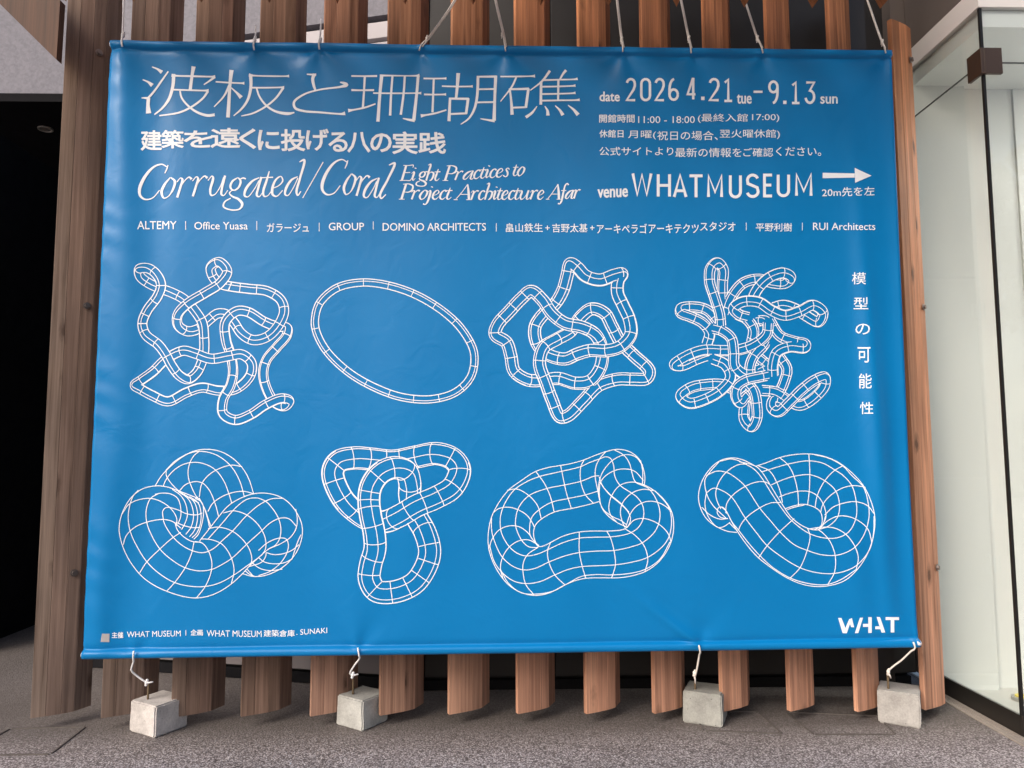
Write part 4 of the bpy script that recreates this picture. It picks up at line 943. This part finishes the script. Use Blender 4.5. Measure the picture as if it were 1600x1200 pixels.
traced((750,680,4.444), [
 [(1140,345),(1145,290),(1130,220),(1100,160),(1040,115),(960,98),(880,112),(800,140),(720,172),(640,195),(560,210),(470,225),(380,255),(280,320),(200,380),(130,470),(80,570),(58,680),(60,780),(90,880),(140,970),(200,1040),(280,1090),(380,1112),(480,1095),(580,1045),(660,1010),(740,993),(850,990),(960,990),(1060,975),(1150,945),(1230,890),(1300,800),(1335,710),(1345,620),(1330,530),(1280,450),(1210,385),(1140,345),(1075,325)],
 [(830,460),(760,480),(640,508),(520,532),(430,580),(385,625),(372,680),(385,740),(412,773),(450,765),(490,745),(580,700),(690,672),(800,665),(900,665),(1000,652),(1035,620),(1045,575),(1030,535),(980,480),(910,422),(850,350),(828,290)],
 [(828,440),(850,510),(890,560),(950,605),(1020,638)], [(830,465),(860,520),(930,570),(975,590),(1015,620)],
 [(830,165),(760,190),(700,218),(570,250),(420,285),(340,315),(240,378),(180,460),(150,530),(140,600),(150,680),(200,770),(260,820),(320,838),(400,825),(480,790),(580,745),(690,715),(800,708),(920,705),(1040,680),(1100,640),(1135,570),(1130,490),(1090,430),(1050,400),(970,345),(935,280),(928,210),(905,160),(870,150),(830,165)],
 [(828,282),(795,284),(700,320),(590,345),(465,370),(340,420),(270,500),(248,580),(250,640),(290,730),(340,775),(405,780)], [(820,388),(730,415),(610,440),(500,465),(420,510),(360,570),(345,640),(350,700),(395,755)],
 [(80,570),(80,650),(95,720),(150,840),(220,905),(300,935),(380,925),(480,880),(600,835),(690,815),(800,805),(930,800),(1050,775),(1130,745),(1220,660),(1250,560),(1230,460),(1170,370),(1080,325),(1055,260),(1040,200),(1000,140),(930,100)],
 [(65,760),(100,880),(160,960),(240,1015),(330,1030),(420,1015),(520,970),(620,930),(710,912),(850,905),(940,900),(1060,880),(1160,850),(1260,780),(1310,710),(1330,600),(1310,500),(1215,385)],
 [(140,930),(200,1030),(290,1095),(390,1103),(500,1085),(600,1035),(700,982),(800,968),(915,970),(1050,958),(1150,930),(1250,860),(1320,740)],
 [(390,255),(450,340),(490,430),(515,532)], [(560,210),(570,260),(600,400),(635,510)], [(722,172),(700,220),(698,310),(730,410),(790,475)],
 [(190,382),(260,375),(340,420),(400,490),(425,578)], [(90,540),(130,510),(200,500),(270,520),(330,560),(370,620),(378,640)], [(65,780),(85,720),(130,660),(200,630),(270,635),(330,675),(370,730),(405,775)],
 [(160,998),(142,920),(160,840),(210,770),(280,730),(340,728),(410,765)], [(375,1108),(320,1040),(300,960),(300,890),(330,830),(400,780)], [(592,1042),(520,970),(475,870),(470,800),(490,745)],
 [(735,995),(710,910),(690,810),(690,672)], [(915,990),(940,900),(930,800),(905,710),(880,666)], [(1145,945),(1165,870),(1150,790),(1120,740),(1070,690),(1010,652)],
 [(1327,745),(1310,690),(1270,640),(1210,600),(1130,578),(1070,590),(1020,642)], [(1328,530),(1290,495),(1230,465),(1160,460),(1090,490),(1045,545),(1012,640)],
 [(1210,385),(1130,376),(1050,405),(990,470),(975,530),(985,590),(1005,640)], [(1145,348),(1060,325),(970,350),(910,430),(895,510),(910,560),(950,605)],
 [(1135,315),(1070,248),(980,235),(900,262),(840,320),(828,400),(835,470)], [(1130,210),(1080,150),(1010,135),(920,175),(850,260),(825,340),(825,430)],
 [(875,112),(830,165),(805,220),(800,290),(815,370),(830,450)], [(832,325),(880,390),(985,480),(1035,535)], [(1115,175),(1130,250),(1128,340)], [(855,360),(910,420)]])
traced((1070,680,4.4455), [
 [(495,217),(400,170),(320,158),(240,180),(170,240),(115,330),(95,430),(115,520),(160,590),(230,640),(300,668),(362,675)],
 [(495,215),(570,190),(660,155),(760,135),(860,130),(960,145),(1060,185),(1160,260),(1240,350),(1290,450),(1320,570),(1310,700),(1270,820),(1200,930),(1110,1010),(1000,1045),(900,1050),(800,1030),(700,985),(600,920),(510,850),(430,760),(360,660),(320,590),(290,530),(262,500),(235,503),(225,535),(245,568),(300,580)],
 [(290,530),(330,605),(370,655),(440,745),(520,835),(620,925),(740,995),(860,1030),(980,1038),(1080,1005),(1195,930)],
 [(380,185),(450,200),(500,220),(540,262),(590,340),(670,470),(750,580),(850,645),(930,655),(960,620),(978,560)],
 [(245,180),(330,165),(420,200),(480,235),(530,290),(600,400),(660,490),(740,590),(860,680),(960,712),(1060,712),(1140,670),(1190,570),(1190,460),(1160,350),(1100,280),(1040,240),(960,195),(860,178),(720,200),(535,254)],
 [(700,510),(760,490),(830,480),(900,500),(940,530),(955,580),(945,630),(900,657)], [(712,518),(760,500),(830,485)],
 [(150,280),(220,250),(290,258),(360,300),(420,355),(520,505),(600,600),(660,670),(760,760),(850,800),(950,830),(1040,835),(1120,815),(1190,770),(1250,680),(1280,560),(1270,450),(1240,360),(1160,280),(1095,212),(1000,160),(900,135)],
 [(150,400),(200,368),(260,385),(325,430),(420,575),(500,680),(570,765),(680,850),(800,920),(920,955),(1040,960),(1150,930),(1210,890),(1280,800),(1310,690),(1315,560)],
 [(600,345),(680,310),(760,285),(870,275),(970,315),(1050,390),(1075,490),(1060,570),(1000,630),(925,657)], [(655,430),(720,405),(800,388),(870,393),(930,430),(970,500),(980,570),(950,635)],
 [(510,212),(590,250),(640,330),(665,400),(678,468)], [(660,156),(720,210),(760,290),(785,400),(790,490)], [(862,132),(868,250),(865,380),(853,482)], [(1100,212),(1040,245),(970,320),(920,420),(905,500)],
 [(1255,362),(1180,350),(1100,365),(1010,420),(960,480),(942,540)], [(1315,545),(1270,490),(1190,462),(1110,470),(1030,500),(970,555)], [(1300,745),(1270,650),(1180,580),(1080,560),(1000,590),(925,657)],
 [(1190,935),(1205,850),(1180,770),(1120,690),(1040,645),(940,640),(860,652)], [(995,1035),(1040,950),(1045,840),(1010,740),(960,680),(925,655)], [(730,995),(800,920),(850,800),(870,700),(852,645)],
 [(512,852),(570,770),(660,670),(760,578)], [(372,662),(390,620),(430,570),(520,505),(600,470),(672,468)], [(285,540),(290,480),(330,420),(420,355),(500,325),(560,325),(595,345)],
 [(150,400),(140,480),(160,560),(228,640),(270,635),(315,605)], [(430,200),(370,205),(290,255),(240,320),(215,400),(225,460),(250,512)], [(240,182),(170,262),(140,310),(150,400),(190,480),(290,580)], [(118,500),(170,550),(240,582),(300,578)], [(255,500),(285,525),(290,545)], [(310,610),(340,640),(365,665)]])

# ------------------------------------------------------------------ ropes
def cordage(name, pts_px, Y, r, mat, label, group, knot=None, tail=None, knot2=None, double=False):
    """pts_px: (px, py, depth offset)"""
    P = [PY(a, b, Y+c) for a, b, c in pts_px]; o = link(name, None, loc=tuple(P[0])); tag(o, label, 'rope', group)
    P = [p-P[0] for p in P]
    Q = catmull(np.array(P), False, .012) if len(P) > 2 else np.array(P)
    MB().tube(Q.tolist(), r, 6).build('strand', mat, o, True)
    if double:
        Q2 = [np.array(p)+np.array([.010*min(1, i/3.0), .004, 0]) for i, p in enumerate(P)]
        k = P[1:] if len(P) > 2 else P
        MB().tube([tuple(np.array(p)+np.array([.0075, .005, 0])) for p in P[1:]], r, 6).build('strand', mat, o, True)
    if knot is not None:
        c = PY(knot[0], knot[1], Y+knot[2])-PY(pts_px[0][0], pts_px[0][1], Y+pts_px[0][2]); kb = MB()
        kb.blob(c, r*2.1, (1,1,1.35), 1); kb.blob((c[0]+r*.6, c[1]-r*.4, c[2]+r*2.4), r*1.7, (1,1,1), 2); kb.blob((c[0]-r*.5, c[1], c[2]-r*2.3), r*1.5, (1,1,1), 3)
        t = tail or (.006, -.035)
        kb.tube([c, (c[0]+t[0]*.4, c[1]-.006, c[2]+t[1]*.5), (c[0]+t[0], c[1]-.004, c[2]+t[1])], r*.9, 5)
        kb.build('knot', mat, o, True)
    return o
GT = 'cords tying the top of the banner'
tops = [
 ([(191,73,-.030),(190,66,-.032),(192,50,-.006),(193,0,.02),(194,-60,.04)], (192,55,-.01), 'white cord loop at the top left corner of the banner'),
 ([(397,78,-.030),(396,70,-.032),(399,58,-.01),(399,40,.015)], (398,62,-.012), 'short white cord loop over the hem, second from the left'),
 ([(499,77,-.030),(498,68,-.032),(500,58,-.01),(502,30,.015)], (500,64,-.012), 'short white cord loop over the hem, third from the left'),
 ([(655,79,-.030),(657,72,-.032),(668,60,-.005),(700,16,.05),(712,-4,.07)], (667,60,-.01), 'beige cord slanting up right at the fourth tie'),
 ([(790,80,-.030),(789,72,-.032),(785,50,-.005),(775,8,.04),(768,-30,.06)], (785,53,-.01), 'beige cord leaning left up behind a fin near the middle'),
 ([(973,81,-.030),(973,73,-.032),(970,58,-.005),(964,6,.04),(960,-30,.06)], (971,62,-.01), 'doubled beige cord right of centre, nearly upright'),
 ([(1080,83,-.030),(1079,74,-.032),(1075,58,-.005),(1063,-2,.04),(1058,-30,.06)], (1076,60,-.01), 'doubled beige cord third from the right of the banner top'),
 ([(1192,83,-.030),(1190,74,-.032),(1182,58,-.005),(1165,6,.04),(1150,-30,.06)], (1183,60,-.01), 'doubled beige cord second from the right with a dangling end'),
 ([(1384,83,-.030),(1382,74,-.032),(1376,62,-.005),(1354,-2,.04),(1340,-40,.06)], (1378,66,-.01), 'beige cord at the top right corner of the banner')]
for i, (pp, kn, lb) in enumerate(tops):
    cordage('rope_tie', pp, YBN, .0042 if i > 2 else .0052, ROPE if i > 2 else WROPE, lb, GT, kn, double=i > 2, tail=((-.004, -.028) if i > 2 else (.01, .012)))
GBt = 'cords tying the bottom of the banner'
bots = [
 ([(209,1017,-.028),(208,1026,-.030),(209,1033,-.012),(205,1046,.0),(214,1056,.02),(228,1066,.03)], (229,1067,.03), (.035, .006), 'white cord from the hem to the leftmost concrete block'),
 ([(559,1012,-.028),(561,1024,-.030),(562,1028,-.012),(553,1041,.03),(547,1052,.05),(552,1056,.06)], (551,1055,.05), (.03, .006), 'white cord from the hem to the second concrete block'),
 ([(1092,1008,-.028),(1094,1018,-.030),(1093,1022,-.012),(1089,1045,.02),(1085,1060,.04)], (1085,1052,.04), (.003, -.05), 'beige cord hanging almost straight to the third concrete block'),
 ([(1427,1003,-.028),(1430,1012,-.030),(1424,1017,-.012),(1408,1032,.02),(1397,1040,.04),(1389,1047,.05)], (1388,1050,.05), (.01, -.03), 'beige cord slanting down left to the rightmost concrete block')]
for i, (pp, kn, tl, lb) in enumerate(bots):
    cordage('rope_tie', pp, YBN, .0048, WROPE if i < 2 else ROPE, lb, GBt, kn, tl)

# ------------------------------------------------------------------ concrete blocks
def block(bl, bc, brr, h, colr, label, bolt):
    c, l, r_ = PZ(*bc), PZ(*bl), PZ(*brr)
    c, l, r_ = [np.array(p[:2]) for p in (c, l, r_)]
    u = (l-c)/np.linalg.norm(l-c); v_ = np.array([-u[1], u[0]])
    if v_.dot(r_-c) < 0: v_ = -v_
    S = .20; SU = np.linalg.norm(l-c); h = float(PY(bc[0], h, c[1])[2])
    a0 = [c, c+v_*S, c+u*SU+v_*S, c+u*SU]      # ccw?
    ctr = sum(a0)/4; k = .985
    o = link('concrete_block', None, loc=(ctr[0], ctr[1], 0)); tag(o, label, 'concrete block', 'concrete weights holding the banner')
    import bmesh
    bm = bmesh.new(); vs = [bm.verts.new((p[0]-ctr[0], p[1]-ctr[1], 0)) for p in a0]+[bm.verts.new(((p[0]-ctr[0])*k, (p[1]-ctr[1])*k, h)) for p in a0]
    for q in [(0,1,2,3),(4,5,6,7),(0,1,5,4),(1,2,6,5),(2,3,7,6),(3,0,4,7)]: bm.faces.new([vs[i] for i in q])
    bmesh.ops.recalc_face_normals(bm, faces=bm.faces)
    bmesh.ops.bevel(bm, geom=bm.edges[:], offset=.007, segments=2, affect='EDGES')
    bmesh.ops.subdivide_edges(bm, edges=[e for e in bm.edges if e.calc_length() > .1], cuts=9, use_grid_fill=True)
    from mathutils import noise
    for w_ in bm.verts:
        if w_.co.z > .001 or True:
            nz_ = noise.noise_vector(w_.co*14+Vector((bc[0], 0, 0)))*.0028+noise.noise_vector(w_.co*55+Vector((bc[0], 3, 0)))*.0012
            if w_.co.z < .012: nz_ *= 1.8
            w_.co += Vector((nz_.x, nz_.y, nz_.z*.5 if w_.co.z > .01 else 0))
    me = bpy.data.meshes.new('body'); bm.to_mesh(me); bm.free(); me.materials.append(CONC)
    me.polygons.foreach_set('use_smooth', [False]*len(me.polygons))
    b = link('body', me, o); b.color = colr+(1,)
    bp = PY(bolt[0], bolt[1], ctr[1]-.02); bx, by = bp[0]-ctr[0], -.02
    ml = MB(); ml.tube([(bx, by, h-.03), (bx, by, bp[2])], .006, 8); ml.blob((bx, by, bp[2]), .009, (1,1,.5), 5); ml.build('anchor_bolt', RUST, o, True)
block((201,1142), (241,1154), (297,1130), 1104.5, (.66,.62,.60), 'pale concrete block with one corner forward, leftmost of four', (232,1070))
block((525,1132), (566,1144), (614,1126), 1096, (.52,.52,.50), 'grey concrete block turned corner-on, second from the left', (552,1058))
block((1067,1129), (1129,1138), (1147,1112), 1087, (.40,.40,.375), 'darker grey concrete block seen face-on, third from the left', (1086,1066))
block((1372,1129), (1440,1140), (1454,1124), 1087, (.48,.46,.44), 'grey concrete block under the rope at the far right end', (1387,1053))
